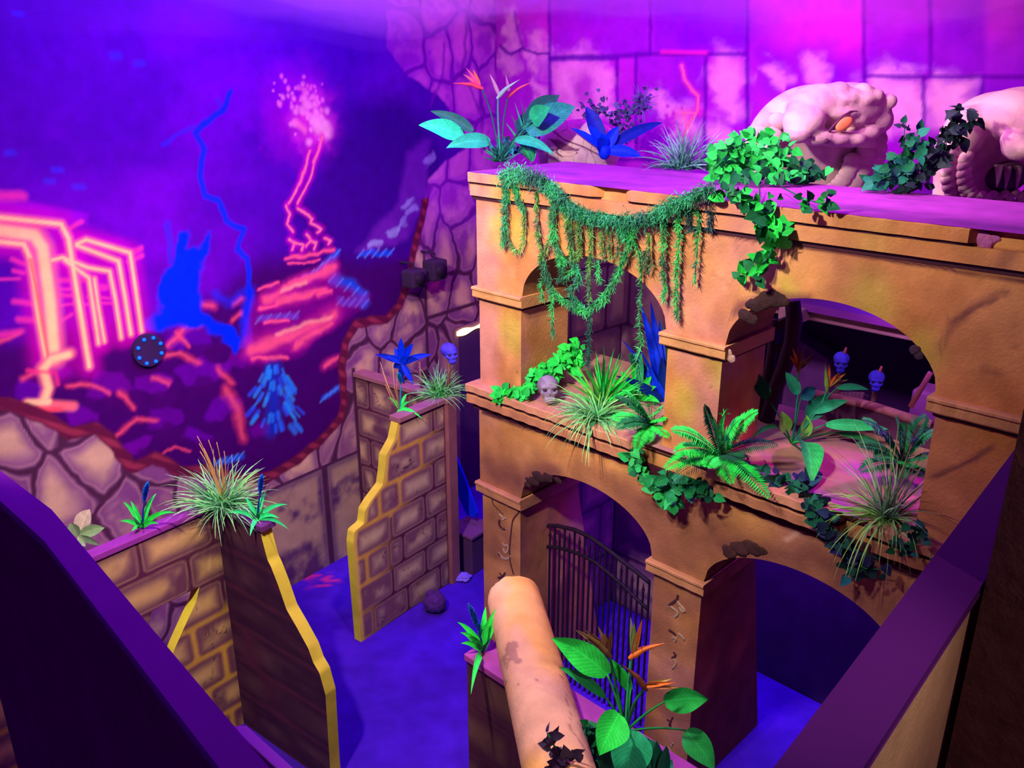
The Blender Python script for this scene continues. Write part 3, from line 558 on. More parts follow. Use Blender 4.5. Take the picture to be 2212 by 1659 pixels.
board('sill_board', -.085, ZS - .055, ZS + .001, [(g, g2 - .05), (g3 - .05, g4)], (.62, .28, .15)); board('sill_board', -.075, ZS - .142, ZS - .078, [(g + .02, g2), (g3, g4 + .03)], (.52, .21, .11)); board('groove', -.066, ZS - .080, ZS - .053, [(g, g2), (g3, g4)], (.05, .012, .025))  # groove between the boards coloured dark for its shade
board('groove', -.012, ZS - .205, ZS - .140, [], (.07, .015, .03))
# broken foam at the arch edges
def chunk(name, pts, r, col, sc=(1, .5, .8)):
    b = MB()
    for (x, y), rr in zip(pts, r):
        p = R.onv(x, y, .0); c = R.w(p[0], .0, p[2]); ax = np.array([R.e, R.n, [0, 0, 1.]]); b.ell(c, (rr * sc[0] * 1.3, rr * sc[1] * .8, rr * sc[2] * 1.2), ax, 14, 10, col)
        V = np.array(b.v[-14 * 11:]); nn = fbm(V[:, 0] * 30 + V[:, 2] * 17, V[:, 1] * 30 + V[:, 2] * 23, 5, 3)[:, None]; b.v[-14 * 11:] = [tuple(q) for q in c + (V - c) * (.55 + .9 * nn)]
    return b.build(name, M_ROUGH, ruin, True)
chunk('broken_foam', [(1612, 682), (1632, 660), (1650, 650), (1672, 646), (1690, 650), (1625, 690)], [.035, .04, .045, .05, .03, .03], (.05, .018, .02), (1, .35, .75))
chunk('broken_foam', [(1150, 1040), (1165, 1030), (1183, 1032), (1140, 1048), (1205, 1038)], [.05, .05, .045, .03, .03], (.05, .015, .02), (1, .35, .6))
chunk('broken_foam', [(1575, 1192), (1600, 1186), (1625, 1184), (1645, 1190)], [.04, .05, .05, .03], (.07, .022, .025), (1, .35, .7))
chunk('broken_foam', [(1572, 762), (1578, 775)], [.022, .02], (.55, .32, .26), (1, .6, 1)); chunk('broken_foam', [(2090, 512), (2128, 517), (2146, 516)], [.03, .034, .022], (.62, .16, .5), (1, .5, .9))
chunk('broken_foam', [(1976, 756), (1985, 768)], [.018, .014], (.06, .03, .05), (1, .5, 1)); chunk('broken_foam', [(1383, 446), (1392, 438)], [.02, .018], (.25, .08, .10), (1, .5, 1))
# painted glyphs on the lower piers
def glyphs(name, specs, u):
    for pts, w, light in specs:
        b = MB()
        pts = [np.array(p, float) for p in pts]
        for _ in range(2 if w > 2.5 else 0): pts = [pts[0]] + [p * f + r * (1 - f) for p, r in zip(pts[:-1], pts[1:]) for f in (.75, .25)] + [pts[-1]]
        q = [R.onv(x, y, -.004) for x, y in pts]; q = [R.w(p[0], -.001, p[2]) for p in q]
        for i in range(len(q) - 1):
            t = q[i + 1] - q[i]; t = t / (np.linalg.norm(t) + 1e-9); sd = np.cross(t, R.n); ww = w * pxm(q[i]) / 2; a = q[i] - t * ww * .4; c = q[i + 1] + t * ww * .4
            b.add([a - sd * ww, c - sd * ww * .8, c + sd * ww * .8, a + sd * ww, a - sd * ww + R.n * .004, c - sd * ww * .8 + R.n * .004, c + sd * ww * .8 + R.n * .004, a + sd * ww + R.n * .004], [(0, 1, 2, 3), (0, 4, 5, 1), (2, 6, 7, 3), (1, 5, 6, 2), (3, 7, 4, 0)], (.62, .42, .30) if light else (.12, .03, .05))
        b.build(name, M_PLAIN, ruin)
def sh(pts, dx, dy, s=1): return [(dx + x * s, dy + y * s) for x, y in pts]
G1 = [([(1078, 1112), (1086, 1118), (1083, 1123), (1091, 1119)], 4, 1), ([(1078, 1124), (1076, 1132), (1082, 1142), (1090, 1143)], 5, 0), ([(1083, 1142), (1091, 1143)], 4, 1), ([(1084, 1174), (1088, 1180), (1096, 1178), (1097, 1190), (1089, 1196), (1086, 1186)], 4, 1), ([(1075, 1194), (1084, 1206), (1096, 1208), (1101, 1202)], 5, 1), ([(1075, 1194), (1080, 1202)], 5, 0),
      ([(1078, 1238), (1084, 1246), (1078, 1254)], 3, 0), ([(1090, 1238), (1083, 1248), (1078, 1258)], 4, 0), ([(1074, 1248), (1090, 1246)], 3, 0), ([(1061, 1078), (1064, 1090), (1078, 1104), (1086, 1112)], 2, 0), ([(1120, 1106), (1106, 1122), (1104, 1140), (1100, 1170), (1099, 1210), (1108, 1240)], 3, 0)]
G2 = [([(1463, 1287), (1461, 1296), (1452, 1302), (1444, 1308)], 5, 0), ([(1446, 1310), (1458, 1318), (1464, 1326), (1456, 1333)], 5, 1), ([(1462, 1300), (1470, 1310), (1480, 1320), (1473, 1322), (1466, 1314)], 5, 1), ([(1444, 1362), (1452, 1366), (1458, 1372)], 5, 0), ([(1452, 1378), (1460, 1380), (1456, 1386)], 5, 1), ([(1464, 1370), (1472, 1376), (1476, 1382)], 5, 1), ([(1454, 1410), (1460, 1416), (1450, 1422)], 4, 0), ([(1452, 1424), (1460, 1432), (1456, 1440), (1450, 1444)], 4, 1),
      ([(1440, 1555), (1448, 1560), (1444, 1568)], 3, 0), ([(1452, 1550), (1446, 1562), (1448, 1575)], 3, 0), ([(1438, 1612), (1446, 1620), (1452, 1632), (1444, 1636), (1437, 1630)], 4, 1), ([(1452, 1606), (1448, 1614)], 3, 1)]
glyphs('painted_glyphs', G1, 0); glyphs('painted_glyphs', G2, 0)

# ------------------------------------------------------------ behind the arches
M_DARK = material('dark_panel', .9, .1, 30, .2, 6)
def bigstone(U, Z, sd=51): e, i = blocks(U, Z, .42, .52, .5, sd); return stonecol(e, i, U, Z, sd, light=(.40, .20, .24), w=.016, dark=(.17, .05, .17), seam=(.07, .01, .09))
us = R.onv(1344, 700, 1.45)[0]
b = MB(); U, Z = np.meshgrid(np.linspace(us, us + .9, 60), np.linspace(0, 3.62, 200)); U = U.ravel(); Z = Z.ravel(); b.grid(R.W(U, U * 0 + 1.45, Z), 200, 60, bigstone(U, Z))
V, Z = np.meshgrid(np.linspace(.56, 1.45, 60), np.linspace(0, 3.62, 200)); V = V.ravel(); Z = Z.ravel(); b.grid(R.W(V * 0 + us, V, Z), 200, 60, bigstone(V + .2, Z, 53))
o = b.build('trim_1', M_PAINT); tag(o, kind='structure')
# dark chamber behind the right arch: fascia beam, barrier with rim, grille, posts
bm = thing('roof_beam', 'tan fascia beam under the chamber roof behind the right arch', 'beam', R.w(2.3, 1.5, 3.3))
pb = [R.onv(x, y, 1.5) for x, y in ((1728, 680), (1750, 678), (1770, 672), (1920, 705))]
b = MB(); z1, z0 = R.onv(1850, 688, 1.5)[2], R.onv(1850, 713, 1.5)[2]; b.box(R, us + .9, 4.4, 1.5, 1.62, z0, z1, (.42, .22, .22)); b.build('fascia', M_PLAIN, bm, bevel=.01)
b = MB(); b.box(R, us + .9, 4.4, 1.44, 2.6, z1, z1 + .05, (.25, .03, .36)); b.build('roof_edge', M_PLAIN, bm)
ck = thing('roof_bracket', 'tan bracket joining the fascia beam to the dark curved post', 'bracket', R.w(pb[0][0], 1.4, z0)); b = MB(); b.box(R, pb[0][0] - .1, pb[1][0], 1.38, 1.499, z0 + .0, z1 + .02, (.5, .26, .28)); b.build('block', M_PLAIN, ck, bevel=.01)
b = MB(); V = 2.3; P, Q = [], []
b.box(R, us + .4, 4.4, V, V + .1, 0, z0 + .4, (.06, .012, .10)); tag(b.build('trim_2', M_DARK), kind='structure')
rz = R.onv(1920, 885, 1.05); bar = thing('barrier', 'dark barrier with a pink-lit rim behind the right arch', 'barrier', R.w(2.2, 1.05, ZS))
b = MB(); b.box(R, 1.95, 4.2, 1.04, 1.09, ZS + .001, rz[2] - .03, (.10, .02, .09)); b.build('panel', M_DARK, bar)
b = MB(); b.tube([R.w(u, 1.05 + .01 * math.sin(u * 6), rz[2] - .015 + .006 * math.sin(u * 9)) for u in np.linspace(R.onv(1742, 893, 1.05)[0], R.onv(2016, 900, 1.05)[0], 30)], .028, n=8, col=(.60, .18, .28)); b.build('rim', M_ROUGH, bar, True)
gr = thing('grille', 'slatted grille with pale bars in the dark chamber, beyond the barrier', 'grille', R.w(2.6, 1.6, ZS))
for k in range(7):
    x = 1812 + k * 8.5; p1 = R.onv(x, 848, 1.6); p0 = R.onv(x, 893, 1.6); b = MB(); b.box(R, p1[0] - .012, p1[0] + .012, 1.59, 1.61, min(p0[2], ZS + .05), p1[2], (.30, .12, .20)); b.build('slat', M_PLAIN, gr)
b = MB(); a0 = R.onv(1808, 846, 1.6); a1 = R.onv(1868, 852, 1.6); b.box(R, a0[0] - .02, a1[0] + .02, 1.61, 1.64, ZS - .2, a0[2] + .02, (.07, .015, .09)); b.build('backing', M_DARK, gr)
cp = thing('curved_post', 'dark curved wooden post with cross rungs inside the right arch', 'post', R.w(2.2, .75, ZS))
VQ = .78
for nm, pts, r in (('rail', [(1712, 652), (1716, 690), (1710, 740), (1695, 790), (1672, 845), (1658, 900), (1652, 940)], .048), ('rail', [(1672, 690), (1668, 760), (1650, 850), (1642, 940)], .03)):
    b = MB(); q = [R.onv(x, y, VQ) for x, y in pts]; q[-1][2] = ZS; q = [R.w(p[0], VQ, p[2]) for p in q]; b.tube(q, r, n=8, col=(.06, .012, .06)); b.build(nm, M_DARK, cp, True)
for y in (698, 705, 752, 800): p0 = R.onv(1668, y + 6, VQ); p1 = R.onv(1708, y - 12, VQ); b = MB(); b.tube([R.w(p0[0], VQ, p0[2]), R.w(p1[0], VQ, p1[2])], .02, n=6, col=(.06, .012, .06)); b.build('rung', M_DARK, cp)
b = MB(); p0 = R.onv(1966, 885, 1.0); p1 = R.onv(2010, 805, 1.0); b.tube([R.w(p0[0], 1.0, p0[2] + .02), R.w(p1[0], 1.0, p1[2])], .016, n=8, col=(.45, .10, .2)); tag(b.build('leaning_pole', M_PLAIN, None, True), 'thin pole leaning on the barrier rim behind the right arch', 'pole')
b = MB(); p0 = R.onv(1990, 860, 1.7); b.box(R, p0[0] - .06, p0[0] + 1.2, 1.68, 1.9, ZS - .1, R.onv(2000, 845, 1.7)[2], (.34, .08, .36)); tag(b.build('trim_3', M_PLAIN, bevel=.02), kind='structure')
b = MB(); p0 = R.onv(1765, 760, 2.15); b.hexa([R.w(p0[0] - .25, 2.1, 0), R.w(p0[0] + .3, 2.1, 0), R.w(p0[0] + .3, 2.29, 0), R.w(p0[0] - .25, 2.29, 0), R.w(p0[0] - .2, 2.1, p0[2] + .1), R.w(p0[0] + .12, 2.1, p0[2] - .02), R.w(p0[0] + .12, 2.29, p0[2] - .02), R.w(p0[0] - .2, 2.29, p0[2] + .1)], (.26, .08, .30)); tag(b.build('trim_4', M_PLAIN), kind='structure')
# deck behind the ruin that carries the serpents
b = MB(); q = [R.w(-.25, .94, 0), R.w(4.6, .94, 0)]; q += [L.w(L.l(q[1])[0], 2.75, 0), L.w(max(.02, L.l(q[0])[0]), 2.75, 0)]; b.hexa([p + np.array([0, 0, ZL - .30]) for p in q] + [p + np.array([0, 0, ZL - .22]) for p in q], (.22, .03, .34)); dk = tag(b.build('serpent_deck', M_PLAIN), 'purple deck behind the top ledge under the serpent heads', 'deck')
# panels between ruin and back wall, seen through the lower arches
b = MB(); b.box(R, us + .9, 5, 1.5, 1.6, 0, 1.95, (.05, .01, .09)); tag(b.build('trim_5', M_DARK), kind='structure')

# iron gate in the left lower arch
VG = .30; gz = lambda x, y: R.onv(x, y, VG)
gate = thing('iron_gate', 'black arched iron gate with spear-tipped bars in the left lower arch', 'gate', R.w(1.0, VG, 0))
top = [(1158, 1138), (1180, 1135), (1205, 1136), (1240, 1144), (1275, 1160), (1310, 1185), (1345, 1212), (1375, 1235), (1403, 1258)]; low = [(1158, 1181), (1185, 1180), (1220, 1186), (1255, 1198), (1285, 1214), (1320, 1242), (1350, 1268), (1380, 1298), (1402, 1318)]
bot = [(1160, 1478), (1402, 1590)]
def zof(pts):
    q = [gz(*p) for p in pts]; uu = [p[0] for p in q]; zz = [p[2] for p in q]; return (lambda u: float(np.interp(u, uu, zz)))
zt_, zl_, zb_ = zof(top), zof(low), zof(bot); u0, u1 = gz(1158, 1138)[0], gz(1403, 1258)[0]
for f, r in ((zt_, .016), (zl_, .014)): b = MB(); b.tube([R.w(u, VG, f(u)) for u in np.linspace(u0, u1, 30)], r, n=6); b.build('arched_rail', M_IRON, gate, True)
b = MB(); b.tube([R.w(u0, VG, zb_(u0) + .0), R.w(u1, VG, zb_(u1))], .015, n=6); b.build('bottom_rail', M_IRON, gate)
NB = 23
for k in range(NB):
    u = u0 + (u1 - u0) * (k + .0) / (NB - 1); b = MB(); zz = (zt_(u) if k % 2 == 0 else zl_(u) + (zt_(u) - zl_(u)) * .55)
    b.tube([R.w(u, VG, .06), R.w(u, VG, zz)], .009, n=5)
    if k % 2: b.tube([R.w(u, VG, zz - .005), R.w(u, VG, zz + .02), R.w(u, VG, zz + .055)], .014, .001, n=5)
    b.build('bar', M_IRON, gate)
# ------------------------------------------------------------ sculpted things
def meta(els, c, sc, ax, res=.02):
    """fuse ellipsoids (x right, y towards viewer, z up, radii) into one skin; returns verts, faces"""
    mb = bpy.data.metaballs.new('m%d' % random.randrange(10 ** 8)); ob = bpy.data.objects.new(mb.name, mb); COL.objects.link(ob)
    mb.resolution = res; mb.render_resolution = res; mb.threshold = .6
    for e in els:
        x, y, z, rx, ry, rz = e[:6]; q = mb.elements.new(type='ELLIPSOID'); q.co = (x * sc, -y * sc, z * sc); mr = max(rx, ry, rz)
        q.radius = mr * sc / .76 * 1.0; q.size_x, q.size_y, q.size_z = rx / mr, ry / mr, rz / mr; q.stiffness = 8
        if len(e) > 6: q.use_negative = True
    dg = bpy.context.evaluated_depsgraph_get(); me = bpy.data.meshes.new_from_object(ob.evaluated_get(dg))
    n = len(me.vertices); V = np.empty(n * 3); me.vertices.foreach_get('co', V); V = V.reshape(-1, 3); Fs = [tuple(p.vertices) for p in me.polygons]
    bpy.data.objects.remove(ob); bpy.data.metaballs.remove(mb); bpy.data.meshes.remove(me)
    return np.array(c) + V @ ax, Fs
def yawax(deg): a = math.radians(deg); return np.array([[math.cos(a), math.sin(a), 0], [-math.sin(a), math.cos(a), 0], [0, 0, 1.]])
def scol(V, base, dk, f=14, sd=3): n = fbm(V[:, 0] * f + V[:, 1] * 7, V[:, 2] * f, sd); return np.array(base) * (1 - .0) + np.outer(sst(.35, .75, n), np.array(dk) - np.array(base))
def flat_tri(V): return V

def serpent(label, cx, cy, v, els, scales, eye, nostrils, base, yaw=12, extra=None, brow=None):
    p = R.onv(cx, cy, v); c = R.w(*p); s = pxm(c); ax = yawax(yaw)
    t = thing('serpent_statue', label, 'statue', R.w(p[0], p[1], ZL - .22), 'serpent heads on the deck')
    def loc(x, y, z): return c + np.array([x, -y, z]) * s @ ax
    V, Fs = meta(els, c, s, ax, .022); zmin = ZL - .22; V[:, 2] = np.maximum(V[:, 2], zmin)
    b = MB(); b.add(V, Fs, scol(V, base, (base[0] * .8, base[1] * .62, base[2] * .85))); hd = b.build('head', M_FOAM, t, True)
    bb = (MB(), MB())
    for i, (x, y, z, r, a) in enumerate(scales):
        b = bb[x > 0]
        k = (s * r, s * r * .42, s * r * .72); ca, sa = math.cos(a), math.sin(a); rot = np.array([[ca, 0, sa], [0, 1, 0], [-sa, 0, ca]]); q = loc(x, y + 16, z)
        if q[2] - k[2] < zmin: continue
        b.ell(q, k, rot @ ax, 12, 8, np.array(base) * random.uniform(.82, 1.08))
    for b in bb:
        if b.v: b.build('scales', M_FOAM, t, True)
    if eye:
        b = MB(); b.ell(loc(*eye[:3]), (eye[3] * s, 5 * s, eye[4] * s), np.array([[math.cos(.5), 0, math.sin(.5)], [0, 1, 0], [-math.sin(.5), 0, math.cos(.5)]]) @ ax, 16, 10, (1, .30, .12)); b.build('eye', M_PLAIN, hd, True, label='orange eye')
    for n_ in nostrils: b = MB(); b.ell(loc(*n_[:3]), (n_[3] * s, n_[3] * .6 * s, n_[4] * s), ax, 10, 6, (.10, .02, .10)); b.build('nostril', M_PLAIN, hd, True)
    if brow:
        b = MB(); b.tube([loc(*q) for q in brow], 3 * s, 1.5 * s, 6, (.14, .02, .12)); b.build('brow_shade', M_PLAIN, hd, True)  # dark tube stands for the shadow under the brow
    if extra: extra(t, loc, s, ax)
    return t
SB = (.82, .52, .56)
els2 = [(-5, -30, -10, 152, 42, 140), (-5, -30, -110, 120, 42, 110), (20, 25, 82, 112, 75, 46), (55, 5, 104, 70, 55, 30), (-45, 55, 92, 58, 46, 40), (-85, 80, 62, 42, 44, 36), (-100, 90, 40, 26, 30, 22), (-55, 88, 30, 34, 30, 18), (-15, 88, 26, 34, 28, 17), (25, 82, 24, 34, 28, 17), (62, 66, 36, 36, 30, 20), (98, 40, 58, 42, 40, 30), (-6, 86, 76, 34, 22, 13), (-78, 70, 92, 30, 26, 24), (35, 70, 62, 26, 26, 15), (60, 60, 72, 26, 24, 18)]
rl = random.Random(3)
for k in range(26): a = rl.uniform(0, math.pi); r_ = rl.uniform(.3, 1); els2.append((20 + math.cos(a) * 100 * r_, 62 + 26 * (1 - r_), 104 + math.sin(a) * 30 * r_ - 10, rl.uniform(13, 24), 24, rl.uniform(9, 16)))
sc2 = []
for k in range(9): a = math.radians(150 + k * 9); sc2.append((math.cos(a) * 140 - 5, -12, math.sin(a) * 128 - 10, 27, .4))
for k in range(8): a = math.radians(156 + k * 8); sc2.append((math.cos(a) * 112 - 5, 2, math.sin(a) * 104 - 10, 22, .4))
for k in range(13): a = math.radians(38 - k * 8.5); sc2.append((math.cos(a) * 143 - 5, -10, math.sin(a) * 132 - 10, 30, -.25))
for k in range(10): a = math.radians(10 - k * 9); sc2.append((math.cos(a) * 112 - 5, 4, math.sin(a) * 112 - 10, 26, -.2))
for k in range(7): a = math.radians(-8 - k * 10); sc2.append((math.cos(a) * 78 - 5, 10, math.sin(a) * 86 - 12, 22, -.2))
for x, z in ((95, 96), (112, 78), (122, 52), (-112, 58), (-122, 30)): sc2.append((x, 12, z, 24, -.3))
serpent('pale serpent head with an orange eye, above the right half of the ruin', 1765, 320, 1.62, els2, sc2, (-14, 113, 56, 20, 12), [(-52, 118, 24, 6, 5), (-90, 118, 34, 5, 4)], SB, 12, None, [(-44, 108, 40), (-34, 112, 56), (-18, 112, 72), (0, 108, 80), (18, 102, 80)])
els3 = [(20, -30, 0, 130, 42, 120), (20, -30, -100, 110, 42, 110), (55, 30, 78, 118, 80, 58), (0, 60, 72, 50, 45, 42), (5, 92, 66, 34, 26, 32), (-20, 100, 18, 36, 36, 26), (25, 118, -4, 30, 28, 24), (66, 116, -14, 34, 28, 22), (-70, 0, 40, 48, 34, 56), (110, 60, 30, 70, 50, 50), (-35, 92, 34, 24, 26, 18)]
sc3 = []
for k in range(10): a = math.radians(165 + k * 8.5); sc3.append((math.cos(a) * 122 + 15, -6, math.sin(a) * 112 - 10, 25, .4))
for k in range(9): a = math.radians(175 + k * 9); sc3.append((math.cos(a) * 94 + 15, 6, math.sin(a) * 96 - 14, 22, .4))
for k in range(12): sc3.append((-60 + k * 16, 8, -104 - 6 * (k % 2), 14, 0)); sc3.append((-52 + k * 16, 12, -86 - 6 * (k % 2), 13, 0))
def fangs(t, loc, s, ax):
    b = MB(); b.ell(loc(60, 10, -52), (62 * s, 22 * s, 34 * s), ax, 20, 12, (.10, .015, .10)); b.build('open_mouth', M_PLAIN, t, True, label='dark open mouth')
    for x, z0 in ((5, -22), (30, -26), (62, -26)):
        b = MB(); b.tube([loc(x, 34, z0), loc(x + 3, 36, z0 - 26), loc(x + 10, 30, z0 - 48)], 9 * s, 2 * s, 8, (.72, .45, .5)); b.build('fang', M_FOAM, t, True)
serpent('pale serpent head with dark open mouth, cut off by the right side of the photo', 2130, 330, 1.50, els3, sc3, None, [(-38, 132, 16, 5, 8), (10, 142, -6, 6, 5)], (.82, .52, .5), 20, fangs)
def dome(t, loc, s, ax):
    nu, nv = 150, 90; X, Zz = np.meshgrid(np.linspace(-1, 1, nu), np.linspace(-1, 1, nv)); X = X.ravel(); Zz = Zz.ravel(); rr = np.clip(np.hypot(np.abs(X) ** 1.15, np.abs(Zz)), 0, 1)
    th = np.arctan2(Zz, X); r2 = np.maximum(np.abs(X), np.abs(Zz)); x = np.cos(th) * r2; z = np.sin(th) * r2; y = np.sqrt(np.clip(1 - r2 ** 2, 0, 1))
    A = x * 92; B = z * 62; C = np.tile([.80, .55, .52], (len(A), 1)); C = mixc(C, (.62, .32, .48), sst(.4, .7, fbm(A / 20, B / 20, 5)) * .6)
    P = Paint(A, B, C, lambda a, b_: (a, b_), lambda p: 1.); DK = (.16, .02, .12)
    e, i = stones(A / 100, B / 100, .26, 71, .05); C[:] = mixc(C, DK, (1 - sst(.004, .010, e)) * .8)
    P.C = C
    for pts, w in (([(-70, 46), (-40, 22), (0, 8), (45, -14)], 3), ([(-62, 18), (-48, 4), (-30, -4), (-10, 2)], 4), ([(-50, 8), (-56, -4), (-44, -12), (-24, -12), (-12, -4)], 3)):
        P.stroke(pts, w, DK, .4, .95)
    P.poly([(-72, 24), (-50, 22), (-14, 2), (-30, -2), (-52, 4)], DK, 2, .9); P.C = mixc(P.C, (.85, .55, .50), (1 - sst(10, 12, np.hypot((A + 30) / 1.4, B + 6))) * (B < 0) * .7)
    V = np.array([loc(a, 40 * yy, bb) for a, yy, bb in zip(A, y, B)]); V[:, 2] = np.maximum(V[:, 2], ZL - .22)
    b = MB(); b.grid(V, nv, nu, P.C); b.build('cracked_brow', M_FOAM, t, True)
serpent('cracked pale serpent head with a painted eye, behind the blue ledge plant', 1252, 322, 1.25, [(0, -14, -6, 88, 34, 58), (0, -16, -50, 80, 34, 60)], [], None, [], (.70, .42, .46), 6, dome)

def skull(name, label, c, h, yaw, col, group=None, dark=(.03, .01, .04), stake=None, spike=False):
    tl = math.radians(24 if stake is None else 8); ax = np.array([[1, 0, 0], [0, math.cos(tl), -math.sin(tl)], [0, math.sin(tl), math.cos(tl)]]) @ yawax(yaw); t = thing(name, label, 'skull', c if stake is None else stake)
    els = [(0, -.10, .14, .36, .42, .34), (0, .10, .10, .30, .26, .26), (0, .22, -.13, .24, .2, .22), (0, .24, -.36, .18, .15, .14), (-.2, .2, -.12, .10, .14, .09), (.2, .2, -.12, .10, .14, .09), (0, .30, .04, .26, .10, .07), (0, .33, -.16, .07, .10, .12),
           (-.135, .46, -.05, .13, .18, .11, 1), (.135, .46, -.05, .13, .18, .11, 1), (0, .52, -.20, .06, .13, .09, 1)]
    V, Fs = meta(els, c, h, ax, h * .035); b = MB(); b.add(V, Fs, scol(V, col, tuple(q * .6 for q in col), 30)); cr = b.build('cranium', M_FOAM, t, True)
    def loc(x, y, z): return c + np.array([x, -y, z]) * h @ ax
    for sx in (-1, 1): b = MB(); b.ell(loc(.135 * sx, .28, -.05), (.095 * h, .075 * h, .08 * h), ax, 10, 6, dark); b.build('eye_socket', M_PLAIN, cr, True)
    b = MB(); b.ell(loc(0, .385, -.2), (.04 * h, .03 * h, .055 * h), ax, 8, 6, dark); b.build('nose_hole', M_PLAIN, cr, True)
    b = MB()
    for k in range(7):
        x = (k - 3) * .045
        for z in (-.305, -.365): b.ell(loc(x, .385 - abs(x) * .35, z), (.022 * h, .02 * h, .028 * h), ax, 6, 5, tuple(q * 1.1 for q in col))
    b.build('teeth', M_FOAM, cr, True)
    if stake is not None:
        b = MB(); b.tube([stake, np.array(stake) * .5 + np.array(c) * .5, np.array(c) + np.array([0, 0, -.1 * h])], .016, .014, 7, (.26, .10, .08)); b.build('stake', M_PLAIN, t, True)
        if spike: b = MB(); b.tube([np.array(c) + [0.01, 0, .3 * h], np.array(c) + [.02, 0, .72 * h]], .014, .006, 6, (.45, .08, .12)); b.build('spike', M_PLAIN, t, True)
    return t
p = hz(1184, 868, ZS); h = pxm(p) * 65; skull('skull', 'grey-violet human skull on the sill in the left arch', p + np.array([0, 0, .44 * h]), h, 6, (.34, .27, .36))
BLS = (.08, .06, .95)
for x, y, lb in ((1817, 782, 'blue-topped skull on a stake in the right arch, the left one of two'), (1893, 822, 'blue-topped skull on a stake in the right arch, the right one of two')):
    p = R.w(*R.onv(x, y, 1.34)); h = pxm(p) * 46; st = np.array([p[0], p[1], ZS - .14]); skull('skull_on_stake', lb, p, h, -20, BLS, 'skulls in the right arch', stake=st, spike=True)
p = L.w(*L.onv(971, 763, vR + .06)); h = pxm(p) * 46; q = L.l(p); skull('skull_on_stake', 'blue skull on a stake above the grass of the far partition', p, h, 30, BLS, stake=L.w(q[0] - .03, vR + .06, FT + .045))
b = MB(); q = L.onv(912, 868, vR + .03); b.tube([L.w(q[0], vR + .03, FT + .04), L.w(q[0] - .015, vR + .03, L.onv(911, 782, vR + .03)[2])], .012, .008, 7, (.24, .09, .06)); tag(b.build('rusty_spike', M_PLAIN, None, True), 'thin rusty spike on the cap of the far partition', 'spike')
# fallen column lying on the near partition
fc = thing('fallen_column', 'fallen tan round column lying across the near partition', 'column', hz(1120, 1460, 1.80))
a0 = hz(1110, 1291, 1.80 + .14); a1 = hz(1214, 1690, 1.80 + .14); dr = (a1 - a0) / np.linalg.norm(a1 - a0); a1 = a0 + dr * 2.1; rad = .138
sx = np.cross(dr, [0, 0, 1.]); sx /= np.linalg.norm(sx); sz = np.cross(sx, dr); NT, NS = 72, 140; P = []; TT = []; SS = []
for i in range(NS):
    for k in range(NT + 1):
        th = 2 * math.pi * k / NT; j = (.05 * (float(fbm(np.array([math.cos(th) * 3 + 5]), np.array([math.sin(th) * 3 + 5]), 3)[0]) - .5)) if i == 0 else 0; r = rad * (1 + .05 * i / NS)
        if i == 0: r *= .97
        P.append(a0 + dr * (2.1 * i / (NS - 1) + j) + (sx * math.cos(th) + sz * math.sin(th)) * r); TT.append(th * rad); SS.append(2.1 * i / NS)
TT = np.array(TT); SS = np.array(SS); C = np.array([.88, .44, .13]) + np.outer(fbm(SS * 5, TT * 5, 3) - .5, [.12, .14, .1]); C = mixc(C, (.72, .40, .36), sst(.45, .7, fbm(SS * 2, TT * 3, 9)) * .5)
C = mixc(C, (.40, .18, .14), (fbm(SS * 9, TT * 16, 29) > .68) * (fbm(SS * 3, TT * 4, 39) > .56) * .8); cr = np.abs(TT - (.30 + .10 * (fbm(SS * 9, SS * 0, 4) - .5) + .06 * np.abs(((SS * 2.4) % 1) - .5))); C = mixc(C, (.35, .15, .08), (1 - sst(.002, .006, cr)) * sst(.75, .85, SS) * .7)
b = MB(); b.grid(np.array(P), NS, NT + 1, C); b.build('shaft', M_STUCCO, fc, True)
b = MB(); b.add([P[k] + dr * .004 for k in range(NT)] + [a0 + dr * .02], [(k, (k + 1) % NT, NT) for k in range(NT)], (.66, .36, .16)); b.build('broken_end', M_ROUGH, fc)
# things by the wall
q = L.onu(323, 757, .04); c = L.w(*q); lr = thing('led_ring', 'dark round laser target with eight blue LEDs on the mural wall', 'laser target', L.w(0, q[1], q[2])); s = pxm(c)
ring = [c + (L.n * math.cos(a) + np.array([0, 0, 1.]) * math.sin(a)) * 36 * s for a in np.linspace(0, 2 * math.pi, 25)]
b = MB(); b.add([c - L.e * .038 + (p - c) for p in ring[:-1]] + [p for p in ring[:-1]], [tuple(range(24, 48))] + [(k, (k + 1) % 24, 24 + (k + 1) % 24, 24 + k) for k in range(24)], (.03, .005, .07)); hs = b.build('housing', M_DARK, lr)
M_LED = material('blue_led', .4, 0, 1, 0, 1, emit=((.0, .06, 1.), 3.0), color=(.0, .05, .9))
for k in range(8): a = .35 + k * math.pi / 4; p = c + (L.n * math.cos(a) * .98 + np.array([0, 0, 1.]) * math.sin(a)) * 28.5 * s; b = MB(); b.ell(p + L.e * .008, (4.2 * s,) * 3, None, 10, 6); b.build('led', M_LED, hs, True)
